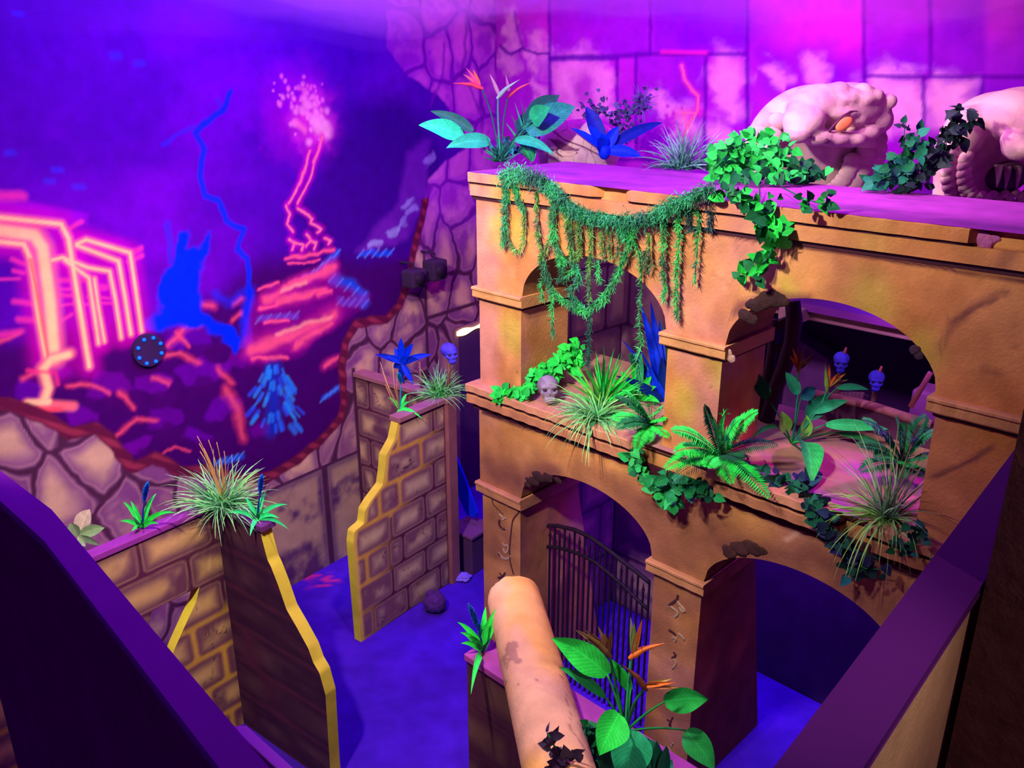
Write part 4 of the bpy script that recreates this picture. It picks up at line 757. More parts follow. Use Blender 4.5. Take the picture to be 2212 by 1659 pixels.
for x, y, w_, h_, lb in ((938, 582, 30, 44, 'black stage light on the cliff wall, the larger one nearest the ruin'), (893, 600, 30, 38, 'black stage light on the rocky border left of the other')):
    q = L.onu(x, y, .17); c = L.w(*q); s = pxm(c); t = thing('stage_light', lb, 'stage light', L.w(0, q[1], q[2]), 'stage lights on the cliff wall'); b = MB()
    b.box(L, .10, .26, q[1] - w_ * s * .75, q[1] + w_ * s * .75, q[2] - h_ * s * .5, q[2] + h_ * s * .5, (.035, .01, .05)); b.build('body', M_DARK, t, bevel=.02)
    b = MB(); b.tube([c + L.e * .02, c + L.e * .11], w_ * s * .42, w_ * s * .5, 14, (.02, .01, .03)); b.build('lens', M_IRON, t, True)
    b = MB(); b.tube([L.w(0.005, q[1], q[2] + h_ * s * .8), L.w(.18, q[1], q[2] + h_ * s * .8), L.w(.18, q[1], q[2] + h_ * s * .45)], .012, n=6, col=(.03, .01, .04)); b.build('bracket', M_DARK, t)
qa, qb = L.onu(900, 588, .12), L.onu(935, 572, .12); b = MB(); b.tube([L.w(.12, qa[1] + (qb[1] - qa[1]) * k / 10, qa[2] + (qb[2] - qa[2]) * k / 10 - .10 * math.sin(math.pi * k / 10)) for k in range(11)], .007, n=5, col=(.03, .01, .04)); tag(b.build('cable', M_DARK, None, True), 'slack black cable between the two stage lights', 'cable')
d0, d1 = L.onu(980, 700, .02)[1], 2.76; dz = 1.95
b = MB(); b.box(L, .001, .03, d0, d1, 0, dz, (.20, .08, .16)); b.box(L, .03, .034, d0 + .06, d1, 0, dz - .06, (.065, .015, .12)); o = tag(b.build('door_1', M_DARK), kind='structure')
pa = L.onu(990, 722, .06); pc = L.onu(1040, 704, .06); b = MB(); n = 12; P = []
for k in range(n): f = k / (n - 1); v = pa[1] + (pc[1] + .06 - pa[1]) * f; z = pa[2] + (pc[2] - pa[2]) * f; hh = .022 + .014 * math.sin(f * 7); P += [L.w(.036, v, z - hh), L.w(.036, v, z + hh), L.w(.06, v, z + hh), L.w(.06, v, z - hh)]
b.add(P, [(i * 4 + k, i * 4 + (k + 1) % 4, i * 4 + 4 + (k + 1) % 4, i * 4 + 4 + k) for i in range(n - 1) for k in range(4)] + [(3, 2, 1, 0), (n * 4 - 4, n * 4 - 3, n * 4 - 2, n * 4 - 1)])
tag(b.build('light_strip', material('yellow_lamp', .5, 0, 1, 0, 1, emit=((1, .82, .25), 3.2), color=(1, .9, .5))), 'glowing yellow light strip at the dark doorway left of the ruin', 'lamp')
b = MB(); pts = [(975, 978), (983, 980), (1008, 1045), (1031, 1108), (1026, 1120), (1008, 1112), (985, 1060), (976, 1012)]; Q = [L.onv(x, y, 1.0) for x, y in pts]; F0 = [L.w(p[0], 1.0, p[2]) for p in Q]; F1 = [L.w(p[0], 1.02, p[2]) for p in Q]; m = len(pts)
b.add(F0 + F1, [tuple(range(m)), tuple(range(2 * m - 1, m - 1, -1))] + [(k, (k + 1) % m, m + (k + 1) % m, m + k) for k in range(m)], (.0, .015, 1.0)); tag(b.build('blue_board', M_WOOD), 'bright blue board leaning behind the far partition', 'board')
c0 = L.onz(993, 1232, 0); zt2 = L.onv(1000, 1152, c0[1])[2]; cr_ = thing('crate', 'dark crate on the floor behind the far partition', 'crate', L.w(c0[0], c0[1], 0))
b = MB(); b.box(L, c0[0] - .12, c0[0] + .16, c0[1], c0[1] + .30, .0, zt2 - .03, (.09, .025, .11)); b.build('body', M_DARK, cr_, bevel=.01); b = MB(); b.box(L, c0[0] - .14, c0[0] + .18, c0[1] - .02, c0[1] + .32, zt2 - .03, zt2, (.17, .05, .16)); b.build('lid', M_DARK, cr_, bevel=.006)
c1 = hz(1000, 1246, .03); b = MB(); b.ell(c1, (.09, .07, .035), None, 24, 14, (.30, .16, .95)); V = np.array(b.v); b.v = [tuple(q) for q in c1 + (V - c1) * (.5 + .9 * fbm(V[:, 0] * 30, V[:, 1] * 30 + V[:, 2] * 40, 3))[:, None]]; b.v = [(x, y, max(.002, z)) for x, y, z in b.v]; tag(b.build('crumpled_bag', M_PLAIN), 'crumpled violet bag on the floor beside the crate', 'bag')
c1 = hz(972, 1256, 0); b = MB(); b.tube([c1, c1 + np.array([0, 0, .085])], .026, .03, 14, (.10, .05, .85)); tag(b.build('cup', M_PLAIN, None, True), 'small blue cup on the floor at the foot of the far partition', 'cup')
c1 = hz(938, 1300, .09); b = MB(); b.ell(c1, (.105, .105, .10), None, 36, 24, (.10, .02, .22)); V = np.array(b.v); b.v = [tuple(q) for q in c1 + (V - c1) * (.75 + .45 * fbm(V[:, 0] * 22 + 9, V[:, 1] * 22 + V[:, 2] * 31, 3, 3))[:, None]]; b.v = [(x, y, max(.0, z)) for x, y, z in b.v]; tag(b.build('boulder', M_ROUGH, None, True), 'dark round boulder on the floor in front of the far partition', 'boulder')

# ------------------------------------------------------------ balcony railings of the viewer's deck
def ext(p, q, m): d = (q - p) / np.linalg.norm(q - p); return q + d * m
def rail(name, label, z, outer, inner, col, wallcol, m, wallmat, zb=1.9):
    t = thing(name, label, 'railing', (*((outer[0] + inner[0]) / 2)[:2], zb)); b = MB(); n = len(outer)
    top = outer + inner[::-1]; N = len(top)
    b.add([p for p in top] + [p - np.array([0, 0, .035]) for p in top], [tuple(range(N)), tuple(range(2 * N - 1, N - 1, -1))] + [(k, (k + 1) % N, N + (k + 1) % N, N + k) for k in range(N)], col); b.build('cap', m, t, bevel=.003)
    b = MB(); o2 = [p * .9 + q * .1 for p, q in zip(outer, inner)]; i2 = [p * .1 + q * .9 for p, q in zip(outer, inner)]; ww = o2 + i2[::-1]
    b.add([p - np.array([0, 0, .035]) for p in ww] + [np.array([p[0], p[1], zb]) for p in ww], [(k, (k + 1) % N, N + (k + 1) % N, N + k) for k in range(N)], wallcol); b.build('wall_panel', wallmat, t); return t
zl = 3.2; o_ = [hz(-140, 912, zl), hz(110, 1102, zl), hz(508, 1576, zl)]; o_.append(ext(o_[1], o_[2], .35)); i_ = [hz(-140, 952, zl), hz(98, 1168, zl), hz(478, 1659, zl)]; i_.append(ext(i_[1], i_[2], .2))
rail('balcony_railing', 'violet-topped balcony railing running across the lower left corner', zl, o_, i_, (.34, .02, .52), (.22, .03, .16), M_WOOD, M_DARK, 0)
zr = 3.3; o_ = [hz(2180, 990, zr), hz(1675, 1659, zr)]; o_.append(ext(*o_, .4)); i_ = [hz(2185, 1160, zr), hz(1860, 1659, zr)]; i_.append(ext(*i_, .3)); o_[0] = ext(o_[1], o_[0], .5); i_[0] = ext(i_[1], i_[0], .5)
rail('balcony_railing', 'purple-topped balcony railing running down the lower right of the photo', zr, o_, i_, (.085, .006, .13), (.60, .33, .17), M_WOOD, M_STUCCO, 0)
c0 = R.l(hz(2128, 1262, zr)); b = MB(); b.box(R, c0[0], c0[0] + .9, c0[1], c0[1] + .35, 1.9, WALL_TOP - .002, (.13, .045, .035)); tag(b.build('balcony_post', M_ROUGH), 'dark rough post at the right side of the photo where the railing ends', 'post')
zs2 = 2.5; lo_ = thing('low_ledge', 'violet lower ledge just beyond the left railing at the bottom of the photo', 'ledge', hz(560, 1620, zs2 - .6)); q = [hz(497, 1568, zs2), hz(532, 1566, zs2), hz(645, 1668, zs2)]; q.append(q[0] + (q[2] - q[1])); q[2] = ext(q[1], q[2], .4); q[3] = ext(q[0], q[3], .4)
b = MB(); b.hexa([p - np.array([0, 0, .5]) for p in q] + q, (.32, .03, .55)); b.build('block', M_WOOD, lo_, bevel=.004)
# ------------------------------------------------------------ plants
GRN = (.02, .66, .08); BRT_G = (.03, .88, .10); TEAL = (.03, .48, .22); DKG = (.012, .18, .06); DKT = (.02, .16, .11); LIM = (.22, .72, .10); ORG = (.95, .22, .05); BLU = (.0, .03, .85); DBL = (.01, .02, .30)
def jit(c, a=.2): f = 1 + random.uniform(-a, a); return tuple(max(0, q * f * (1 + random.uniform(-a, a) * .4)) for q in c)
TOC = np.array([0, -1, .35])                                   # roughly towards the room's open side
class Plant:
    hang = .12
    def __init__(s, name, label, cat, base, group=None): s.base = np.array(base, float); s.Y = s.base[1]; s.zf = next((z for z in (ZS, ZL) if abs(s.base[2] - z) < .02), None); s.t = thing(name, label, cat, base, group or {'grass_tuft': 'grass tufts on the ruins', 'bromeliad': 'bromeliads on the partitions', 'ivy': 'ivy on the ruins', 'bird_of_paradise': 'bird-of-paradise plants', 'blue_bromeliad': 'blue strap-leaved plants', 'spiky_plant': 'spiky plants on the ruin', 'leafy_plant': 'leafy plants'}.get(name))
    def p(s, x, y, dY=0.):
        q = at(x, y, s.Y + dY)
        if s.zf is not None and q[2] < s.zf + .02:              # leaves lie on the surface or hang over its edge
            h = hz(x, y, s.zf + .02); q = h if R.l(h)[1] > -.10 else R.w(*R.onv(x, y, -s.hang))
        return q
    def stalk(s, pts, r0, r1, col, name='stalk'):
        b = MB(); q = [np.array(p, float) for p in pts]
        if len(q) == 2: q = [q[0], (q[0] + q[1]) / 2 + np.array([0, 0, .02]), q[1]]
        qq = []
        for i in range(13):
            f = i / 12 * (len(q) - 1); k = min(int(f), len(q) - 2); g = f - k; a0 = q[max(k - 1, 0)]; a1 = q[k]; a2 = q[k + 1]; a3 = q[min(k + 2, len(q) - 1)]
            qq.append(.5 * (2 * a1 + (a2 - a0) * g + (2 * a0 - 5 * a1 + 4 * a2 - a3) * g * g + (3 * a1 - a0 - 3 * a2 + a3) * g ** 3))
        b.tube(qq, r0, r1, 6, col); return b.build(name, M_GRASS, s.t, True)
    def bigleaf(s, a, c, wpx, col, dA=0, dC=0, sag=.12, nh=TOC, stem=True, fold=.35, wav=.04, bendcol=None, stemc=None, root=None):
        A = s.p(*a, dA); Cc = s.p(*c, dC); w = wpx * pxm(A); b = MB()
        if stem:
            r0 = s.base if root is None else root; m = r0 * .45 + A * .55 + np.array([0, 0, .25 * np.linalg.norm(A - r0) * .5]); pts = [(1 - t) ** 2 * r0 + 2 * t * (1 - t) * m + t * t * A for t in np.linspace(0, 1, 9)]
            b.tube(pts, .006, .0035, 5, stemc or tuple(q * .7 for q in col))
        b.leaf(A, Cc, w, nh, sag, fold, 14, .72, jit(col, .12), wav); return b.build('leaf', M_PLANT, s.t, True)
    def grass(s, n, ln, col, tip=None, up=(.15, 1.4), droop=3., w=.0075, spread=.03, name='blades', azr=None, col2=None, clamp=None):
        b = MB()
        if clamp is None and s.zf is not None: clamp = lambda p: np.array([p[0], p[1], max(p[2], s.zf + .006)]) if R.l(p)[1] > -.10 else p
        for k in range(n):
            az = random.uniform(*(azr or (0, 2 * math.pi))); el = random.uniform(*up); d = (math.cos(az) * math.cos(el), math.sin(az) * math.cos(el), math.sin(el))
            c = col if (col2 is None or random.random() < .65) else col2
            b.blade(s.base + np.array([random.gauss(0, spread), random.gauss(0, spread), 0.002]), d, ln * random.uniform(.6, 1.1), w * random.uniform(.7, 1.3), droop * random.uniform(.5, 1.3), jit(c, .3), 7, jit(tip or c, .25), clamp)
        return b.build(name, M_GRASS, s.t)
    def straps(s, specs, col, w, name='leaf', nh=TOC, sag=.3, fold=.3):
        for (x, y, dY) in specs:
            b = MB(); T = s.p(x, y, dY); b.leaf(s.base + np.array([0, 0, .01]), T, w, nh, sag, fold, 10, .55, jit(col, .25), .01); b.build(name, M_PLANT, s.t, True)
    def frond(s, tip, dY, col, wpx=26, arch=.22):
        T = s.p(tip[0], tip[1], dY); B0 = s.base + np.array([0, 0, .07]); ln = np.linalg.norm(T - B0); mid = (B0 + T) / 2 + np.array([0, 0, arch * ln]) - R.n * .04; b = MB(); n = 30
        pts = [(1 - t) ** 2 * B0 + 2 * t * (1 - t) * mid + t * t * T for t in np.linspace(0, 1, n + 1)]; b.tube(pts, .003, .001, 4, tuple(q * .6 for q in col)); w = wpx * pxm(B0)
        cj = jit(col, .2)
        for i in range(2, n):
            t = i / n; tg = pts[i + 1 if i < n else i] - pts[i - 1]; tg /= np.linalg.norm(tg); nh = np.array([0, -.45, .9]); sd = np.cross(tg, nh); sd /= np.linalg.norm(sd) + 1e-9; nr = np.cross(sd, tg)
            L_ = w * (math.sin(math.pi * (.10 + .88 * t)) ** .7) * random.uniform(.85, 1.1)
            for sg in (-1, 1):
                d = sd * sg + tg * .35 - nr * .12 * random.random(); d /= np.linalg.norm(d); q = pts[i]; wd = ln / n * .55
                v = [q - tg * wd * .35, q + d * L_ * .45 - tg * wd * .8 + nr * .10 * L_, q + d * L_ - nr * .12 * L_, q + d * L_ * .45 + tg * wd * .8 - nr * .02 * L_]
                b.add(v, [(0, 1, 2, 3)], jit(cj, .18), [(.5, t), (.3, .5), (.5, 1), (.7, .5)])
        return b.build('frond', M_GRASS, s.t)
    def birdflower(s, stalk, beak, sepals, dY=0, col=ORG, r=.02, stemcol=TEAL, bcol=None):
        q = [s.base] + [s.p(x, y, dY) for x, y in stalk]; s.stalk(q, .007, .005, stemcol); h = q[-1]; tip = s.p(beak[0], beak[1], dY - .02); b = MB()
        dr = tip - h; L_ = np.linalg.norm(dr); pts = [h - dr * .06 + np.array([0, 0, -.01]), h + dr * .12, h + dr * .35 + np.array([0, 0, .01]), h + dr * .7 + np.array([0, 0, .006]), tip]; V = []
        rr = [r * .5, r, r * .8, r * .4, .001]
        for i in range(4): b.tube([pts[i], pts[i + 1]], rr[i], rr[i + 1], 8, jit(bcol or col, .1), cap=False)
        fb = b.build('flower_bract', M_GRASS, s.t, True)
        for (x, y, c) in sepals:
            b = MB(); T = s.p(x, y, dY + random.uniform(-.03, .03)); b.leaf(h + dr * .05, T, r * 1.5, TOC, .05, .5, 8, .6, jit(c, .1)); b.build('petal', M_PLANT, fb, True)
    def clump(s, pts, n, size, col, spread, name='foliage', col2=None, up=.5, stemcol=DKG, zmin=None, face=TOC, plane=None, vine=True):
        """ivy: stems along 3-D paths with leaves turned outwards"""
        if vine:
            b = MB(); b.tube(pts, .004, .003, 5, stemcol); b.build('stem', M_GRASS, s.t, True)
        b = MB(); m = len(pts)
        for k in range(n):
            f = random.random() * (m - 1); i = min(int(f), m - 2); g = f - i; c = pts[i] * (1 - g) + pts[i + 1] * g + np.array([random.gauss(0, spread) for _ in range(3)])
            if plane is not None:
                q = R.l(c); q[1] = min(q[1], plane - random.uniform(.0, .05)); c = R.w(*q)
            nh = np.array(face) + np.array([random.gauss(0, .45) for _ in range(3)]); d = np.array([random.gauss(0, 1), random.gauss(0, .6), random.gauss(-.3, .8)]); d -= nh * (d @ nh) / (nh @ nh); d /= np.linalg.norm(d) + 1e-9
            z = size * random.uniform(.65, 1.2); cc = jit(col if (col2 is None or random.random() < .6) else col2, .25); e = c + d * z
            if zmin is not None and (c[2] < zmin + .01 or e[2] < zmin + .01): lift = zmin + .012 - min(c[2], e[2]); c = c + np.array([0, 0, lift]); e = e + np.array([0, 0, lift])
            # heart-shaped leaf
            nh /= np.linalg.norm(nh); sd = np.cross(d, nh); w = z * .46; fd = nh * w * .28
            V = [c, c - d * .10 * z - sd * w * .55 + fd * .6, c + d * .18 * z - sd * w + fd, c + d * .55 * z - sd * w * .72 + fd * .6, e - nh * z * .1, c + d * .55 * z + sd * w * .72 + fd * .6, c + d * .18 * z + sd * w + fd, c - d * .10 * z + sd * w * .55 + fd * .6, c + d * .5 * z]
            b.add(V, [(0, 1, 2, 8), (8, 2, 3, 4), (8, 4, 5, 6), (0, 8, 6, 7)], cc, [(.5, 0), (.2, 0), (0, .2), (.15, .6), (.5, 1), (.85, .6), (1, .2), (.8, 0), (.5, .5)])
        return b.build(name, M_PLANT, s.t, True)
    def bloom(s, p0, p1, r, col, col2=None, name='bloom'):
        b = MB(); p0 = np.array(p0); p1 = np.array(p1); n = 13
        for i in range(n):
            t = i / (n - 1); c = p0 + (p1 - p0) * t; rr = r * (math.sin(math.pi * (.15 + .8 * t)) ** .7)
            for k in range(7):
                a = k * .9 + i * .45; d = np.array([math.cos(a), math.sin(a), .9]); d /= np.linalg.norm(d); b.leaf(c, c + d * rr * 1.7, rr * .9, [-d[0], -d[1], 1], .0, .5, 3, .7, jit(col if (k + i) % 3 or col2 is None else col2, .3))
        return b.build(name, M_PLANT, s.t, True)
Sx = lambda x, y: hz(x, y, ZS + .001); Lx = lambda x, y: hz(x, y, ZL + .001)
def onf(x, y, v=-.06): return R.w(*R.onv(x, y, v))            # on the facade's front

def oncap(test, z): return lambda p: np.array([p[0], p[1], max(p[2], z + .006)]) if test(*L.l(p)[:2]) and p[2] > z - .12 else p
# --- top ledge
P = Plant('bird_of_paradise', 'bird-of-paradise plant with red flowers at the left end of the top ledge', 'plant', Lx(1082, 350))
for a, c, w, col, sag, dC in (((1000, 296), (905, 270), 40, (.03, .70, .34), .12, -.1), ((1022, 283), (930, 240), 26, DKT, .10, .05), ((1058, 308), (964, 320), 34, (.03, .55, .32), .16, -.12), ((1140, 288), (1243, 230), 60, (.03, .40, .28), .10, .1), ((1150, 262), (1188, 233), 44, (.03, .72, .22), .05, -.15), ((1112, 303), (1198, 335), 22, (.03, .66, .30), .2, -.1), ((1138, 262), (1208, 205), 44, DKT, .05, .22), ((1120, 290), (1150, 240), 34, DKT, .05, .2)): P.bigleaf(a, c, w, col, 0, dC, sag)
P.birdflower([(1062, 250), (1040, 188)], (978, 180), [(1006, 146, (.75, .10, .22)), (1022, 150, ORG), (1000, 160, (.8, .12, .2))], .05, (.95, .07, .12), .017, DKT)
P.birdflower([(1076, 260), (1076, 208)], (1122, 172), [(1058, 160, (.55, .35, .4)), (1062, 172, (.7, .2, .2))], -.02, (.35, .60, .40), .017, TEAL)
P.birdflower([(1088, 260), (1098, 206)], (1148, 178), [(1092, 160, (.5, .2, .4))], .06, (.85, .12, .16), .015, DKT)
P.grass(40, .20, DKT, TEAL, (.3, 1.3), 1.5, .012, .03, 'filler_leaves')
P = Plant('spiky_plant', 'dark blue-green spiky plant between the bird-of-paradise and the cracked serpent head', 'plant', Lx(1150, 348))
for k, (x, y) in enumerate([(1100, 240), (1112, 222), (1125, 215), (1135, 230), (1150, 225), (1090, 262), (1160, 262), (1170, 280), (1105, 285), (1128, 250), (1080, 290), (1142, 245)]): b = MB(); b.leaf(P.base, P.p(x, y, random.uniform(-.05, .15)), .028, TOC, .04, .4, 8, .45, jit(TEAL if k % 2 else DKT)); b.build('leaf', M_PLANT, P.t, True)
P = Plant('lettuce_plant', 'low dark frilly plant at the foot of the bird-of-paradise on the top ledge', 'plant', Lx(1098, 336))
P.clump([P.base + np.array([x, y, z]) for x, y, z in ((-.10, 0, .02), (-.03, -.02, .06), (.04, .0, .05), (.12, .02, .03))], 70, .05, DKT, .03, 'foliage', TEAL, zmin=ZL, vine=False)
P = Plant('blue_bromeliad', 'deep blue broad-leaved plant on the top ledge before the cracked serpent head', 'plant', Lx(1305, 345))
for x, y, w, dY in ((1265, 230, 34, .08), (1233, 277, 14, 0), (1272, 272, 24, -.02), (1336, 274, 26, .02), (1432, 265, 24, .1), (1386, 338, 26, -.05), (1300, 288, 22, -.04), (1290, 300, 30, -.08)): b = MB(); b.leaf(P.base + np.array([0, 0, .06]), P.p(x, y, dY), w * pxm(P.base), TOC, .12, .35, 12, .9, jit(BLU if dY <= .03 else (.005, .015, .35), .2)); b.build('leaf', M_PLANT, P.t, True)
b = MB(); b.ell(P.base + np.array([0, 0, .055]), (.045, .045, .055), None, 14, 10, BLU); b.build('bulb', M_GRASS, P.t, True)
P = Plant('grass_tuft', 'grey-green grass tuft growing from moss on the middle of the top ledge', 'grass', Lx(1478, 364))
P.grass(170, .33, (.08, .34, .26), (.26, .60, .46), (.25, 1.4), 1.9, .0075, .03)
b = MB()
for k in range(900):
    c = P.base + np.array([random.gauss(0, .10), random.gauss(0, .05), abs(random.gauss(0, .012))]); d = np.array([random.gauss(0, 1), random.gauss(0, 1), random.gauss(.4, .5)]); d /= np.linalg.norm(d); b.blade(c, d, .035, .004, 4, jit(DKT, .4), 2)
b.build('moss_pad', M_GRASS, P.t)
P = Plant('dried_vine', 'dusty blue-violet vine with a tufted tip behind the blue plant', 'vine', R.w(*R.onv(1250, 320, 1.75)[:2], ZL - .21)); P.Y = P.base[1]
vp = [P.base] + [P.p(x, y) for x, y in ((1245, 290), (1265, 245), (1290, 240), (1320, 250), (1350, 245), (1380, 225), (1395, 212))]
P.clump(vp, 150, .045, (.07, .06, .22), .05, 'foliage', (.10, .14, .30)); P.clump([P.p(1330, 250), P.p(1350, 280), P.p(1345, 310)], 60, .035, (.06, .04, .2), .05, 'foliage', (.09, .1, .25))
b = MB()
for k in range(60): d = np.array([random.gauss(.25, .7), random.gauss(-.2, .5), random.gauss(.15, .7)]); b.blade(P.p(1385, 222), d, .16, .004, 2, jit((.14, .18, .42), .4), 4)
b.build('tuft', M_GRASS, P.t)
P = Plant('ivy', 'bright green ivy spilling over the top ledge and down the facade', 'ivy', Lx(1620, 398))
c = P.base
P.clump([Lx(1545, 388) + [0, 0, .05], Lx(1580, 392) + [0, 0, .14], P.p(1640, 340), P.p(1690, 315)], 150, .062, BRT_G, .045, 'foliage', GRN, zmin=ZL)
P.clump([P.p(1540, 385), P.p(1562, 330), P.p(1590, 310), P.p(1625, 300)], 60, .060, BRT_G, .03, 'foliage', GRN, zmin=ZL)
P.clump([Lx(1600, 400) + [0, 0, .03], Lx(1680, 405) + [0, 0, .07], P.p(1740, 372), P.p(1757, 378)], 90, .062, GRN, .04, 'foliage', DKG, zmin=ZL)
P.clump([Lx(1690, 418) + [0, 0, .03], onf(1740, 430), onf(1775, 440), onf(1800, 438)], 26, .05, GRN, .02, 'foliage', DKG, plane=-.06)
P.clump([Lx(1640, 415) + [0, 0, .03], onf(1640, 440, -.09), onf(1650, 475, -.09), onf(1670, 510, -.09), onf(1690, 500, -.07)], 66, .066, BRT_G, .028, 'foliage', DKG, plane=-.05)
P.clump([onf(1665, 500), onf(1672, 530), onf(1648, 560), onf(1640, 590)], 30, .062, BRT_G, .02, 'foliage', DKG, plane=-.04); P.clump([onf(1650, 560), onf(1615, 590), onf(1590, 600)], 8, .06, DKG, .012, 'foliage', GRN, plane=-.04)
P = Plant('ivy', 'dark green ivy between the two serpent heads on the right', 'ivy', Lx(1960, 418))
P.clump([Lx(1870, 412) + [0, 0, .03], P.p(1910, 385), P.p(1950, 370), P.p(1985, 330), P.p(1975, 300)], 80, .062, (.02, .26, .14), .035, 'foliage', DKG, zmin=ZL)
P.clump([P.base, P.p(1985, 370), P.p(2020, 340), P.p(2045, 300), P.p(2065, 260), P.p(2085, 262)], 110, .06, (.012, .03, .035), .032, 'foliage', (.03, .05, .06), zmin=ZL); P.clump([P.p(1960, 340), P.p(1952, 300), P.p(1955, 265)], 10, .05, DKT, .012, 'foliage', (.02, .03, .06))

# --- moss garland
mg = thing('moss_garland', 'green hanging moss garland draped from the top ledge over the left arch', 'moss', onf(1300, 470, -.05))
def moss(name, pts, w, n, col, v=-.05, ln=.036):
    q = [R.w(*R.onv(x, y, v if not len(pq) else pq[0])) for x, y, *pq in pts]; b = MB(); b.tube(q, .004, .002, 4, (.03, .10, .05)); seg = [np.linalg.norm(q[i + 1] - q[i]) for i in range(len(q) - 1)]; tot = sum(seg); cum = np.cumsum([0] + seg)
    for k in range(int(n * 1.7)):
        s = random.random() * tot; i = min(int(np.searchsorted(cum, s)) - 1, len(seg) - 1); i = max(i, 0); g = (s - cum[i]) / (seg[i] + 1e-9); c = q[i] * (1 - g) + q[i + 1] * g; tp = 1 - .45 * s / tot
        o = R.e * random.gauss(0, w * .34 * tp) + np.array([0, 0, 1.]) * random.gauss(0, w * .34 * tp) - R.n * abs(random.gauss(0, w * .25)); d = R.e * random.gauss(0, .8) + np.array([0, 0, random.gauss(-.5, .7)]) - R.n * abs(random.gauss(0, .6))
        f = float(vnoise(np.array([c[0] * 16]), np.array([c[2] * 16]), 4)[0]); cc = np.array(col) * (.25 + 1.15 * f) + np.array([.02, 0, .04]) * (f < .4); b.blade(c + o, d, ln * random.uniform(.5, 1.3), .0034, 14, jit(cc, .4), 3)
    return b.build(name, M_GRASS, mg)
MG = (.06, .62, .15); MT = (.05, .46, .17); MO = (.14, .44, .10)
lz = R.onz(1090, 372, ZL)
moss('swag', [(1088, 384, -.07), (1110, 372, -.07), (1140, 376, -.07), (1170, 384, -.07), (1200, 410, -.07), (1230, 445), (1262, 462), (1300, 470), (1340, 476)], .085, 2600, MT)
moss('swag', [(1340, 476), (1390, 474), (1425, 462), (1460, 440, -.07), (1500, 424, -.07), (1545, 404, -.08)], .075, 1500, MT)
moss('swag', [(1190, 400, -.07), (1225, 440), (1270, 465)], .06, 700, (.05, .75, .18))
for pts, w, n, col in (([(1095, 395), (1094, 450), (1092, 500), (1090, 530)], .045, 420, MT), ([(1092, 500), (1108, 535), (1122, 545), (1132, 520), (1134, 470), (1130, 430)], .012, 160, MO), ([(1115, 395), (1120, 430), (1135, 455)], .03, 200, MT), ([(1160, 410), (1160, 470), (1165, 520), (1172, 545), (1168, 560), (1185, 590)], .018, 220, MO), ([(1196, 430), (1196, 480), (1200, 520), (1210, 545), (1218, 580)], .04, 420, MG), ([(1196, 500), (1180, 540), (1170, 560)], .015, 100, MO),
                       ([(1172, 560), (1185, 600), (1192, 625), (1215, 645), (1245, 665), (1268, 672)], .032, 460, MG), ([(1268, 672), (1300, 650), (1325, 615), (1342, 580), (1355, 545), (1368, 510), (1378, 480)], .034, 700, MG), ([(1235, 560), (1252, 590), (1252, 610), (1232, 625), (1240, 645), (1262, 660)], .03, 400, (.05, .6, .2)), ([(1205, 555), (1222, 560), (1215, 590), (1208, 600), (1225, 600), (1240, 580)], .02, 260, MG),
                       ([(1228, 470), (1235, 520), (1238, 560)], .035, 300, MO), ([(1250, 480), (1255, 530), (1250, 560)], .025, 180, MO), ([(1278, 480), (1278, 540), (1274, 600), (1276, 650)], .022, 260, MO), ([(1300, 480), (1300, 530), (1305, 560)], .012, 80, MO), ([(1315, 480), (1318, 540), (1320, 560)], .010, 70, MO), ([(1336, 490), (1338, 530), (1334, 555)], .016, 90, MO), ([(1292, 560), (1292, 590), (1300, 610)], .010, 60, MG),
                       ([(1275, 665), (1276, 700), (1274, 740), (1272, 790)], .012, 170, (.03, .16, .10)), ([(1192, 625), (1194, 680), (1196, 725)], .014, 130, MG), ([(1176, 600), (1168, 615), (1175, 650)], .010, 60, MG), ([(1372, 520), (1384, 560), (1386, 620), (1382, 690), (1386, 740), (1376, 780), (1384, 820), (1382, 845)], .011, 240, MG), ([(1405, 500), (1402, 540), (1408, 570), (1400, 590)], .012, 90, MO), ([(1395, 540), (1390, 580)], .018, 90, MO),
                       ([(1435, 460), (1436, 510), (1432, 570), (1438, 620), (1436, 645)], .024, 300, MG), ([(1466, 445), (1468, 510), (1464, 580), (1462, 640), (1464, 690)], .02, 320, MG), ([(1510, 440), (1510, 500), (1504, 560), (1500, 610)], .010, 130, MG), ([(1485, 440), (1490, 470), (1495, 500)], .02, 110, (.03, .18, .12)), ([(1535, 420), (1538, 460), (1532, 500)], .02, 130, (.03, .16, .12)), ([(1345, 480), (1352, 500), (1360, 515)], .05, 340, (.05, .55, .2))):
    moss('strand', pts, w, n, col, -.035)

# --- sill, left arch
P = Plant('pothos', 'bright green trailing pothos climbing the left pier beside the skull', 'vine', R.w(UB + .05, .1, ZS + .001))
wall = R.w(*R.onu(1212, 800, UB + .05))
lip = lambda x, dz, v=-.05: R.w(R.onv(x, 860, v)[0], v, ZS + dz)
P.clump([lip(1078, .0, -.10), lip(1085, .02), lip(1112, .04), lip(1140, .06, -.04), R.w(UB + .02, .06, ZS + .11)], 95, .056, BRT_G, .015, 'foliage', GRN)
P.clump([R.w(UB + .03, .10, ZS + .12), R.w(UB + .05, .22, ZS + .14), R.w(UB + .07, .34, ZS + .20), R.w(UB + .08, .44, ZS + .26)], 130, .064, BRT_G, .026, 'foliage', GRN, zmin=ZS)
P.clump([R.w(UB + .07, .40, ZS + .2), R.w(*R.onu(1240, 790, UB + .10)), R.w(*R.onu(1252, 745, UB + .12))], 44, .066, BRT_G, .022, 'foliage', GRN, zmin=ZS)
P = Plant('spiky_plant', 'bright green spiky dracaena in the middle of the left arch', 'plant', Sx(1302, 880))
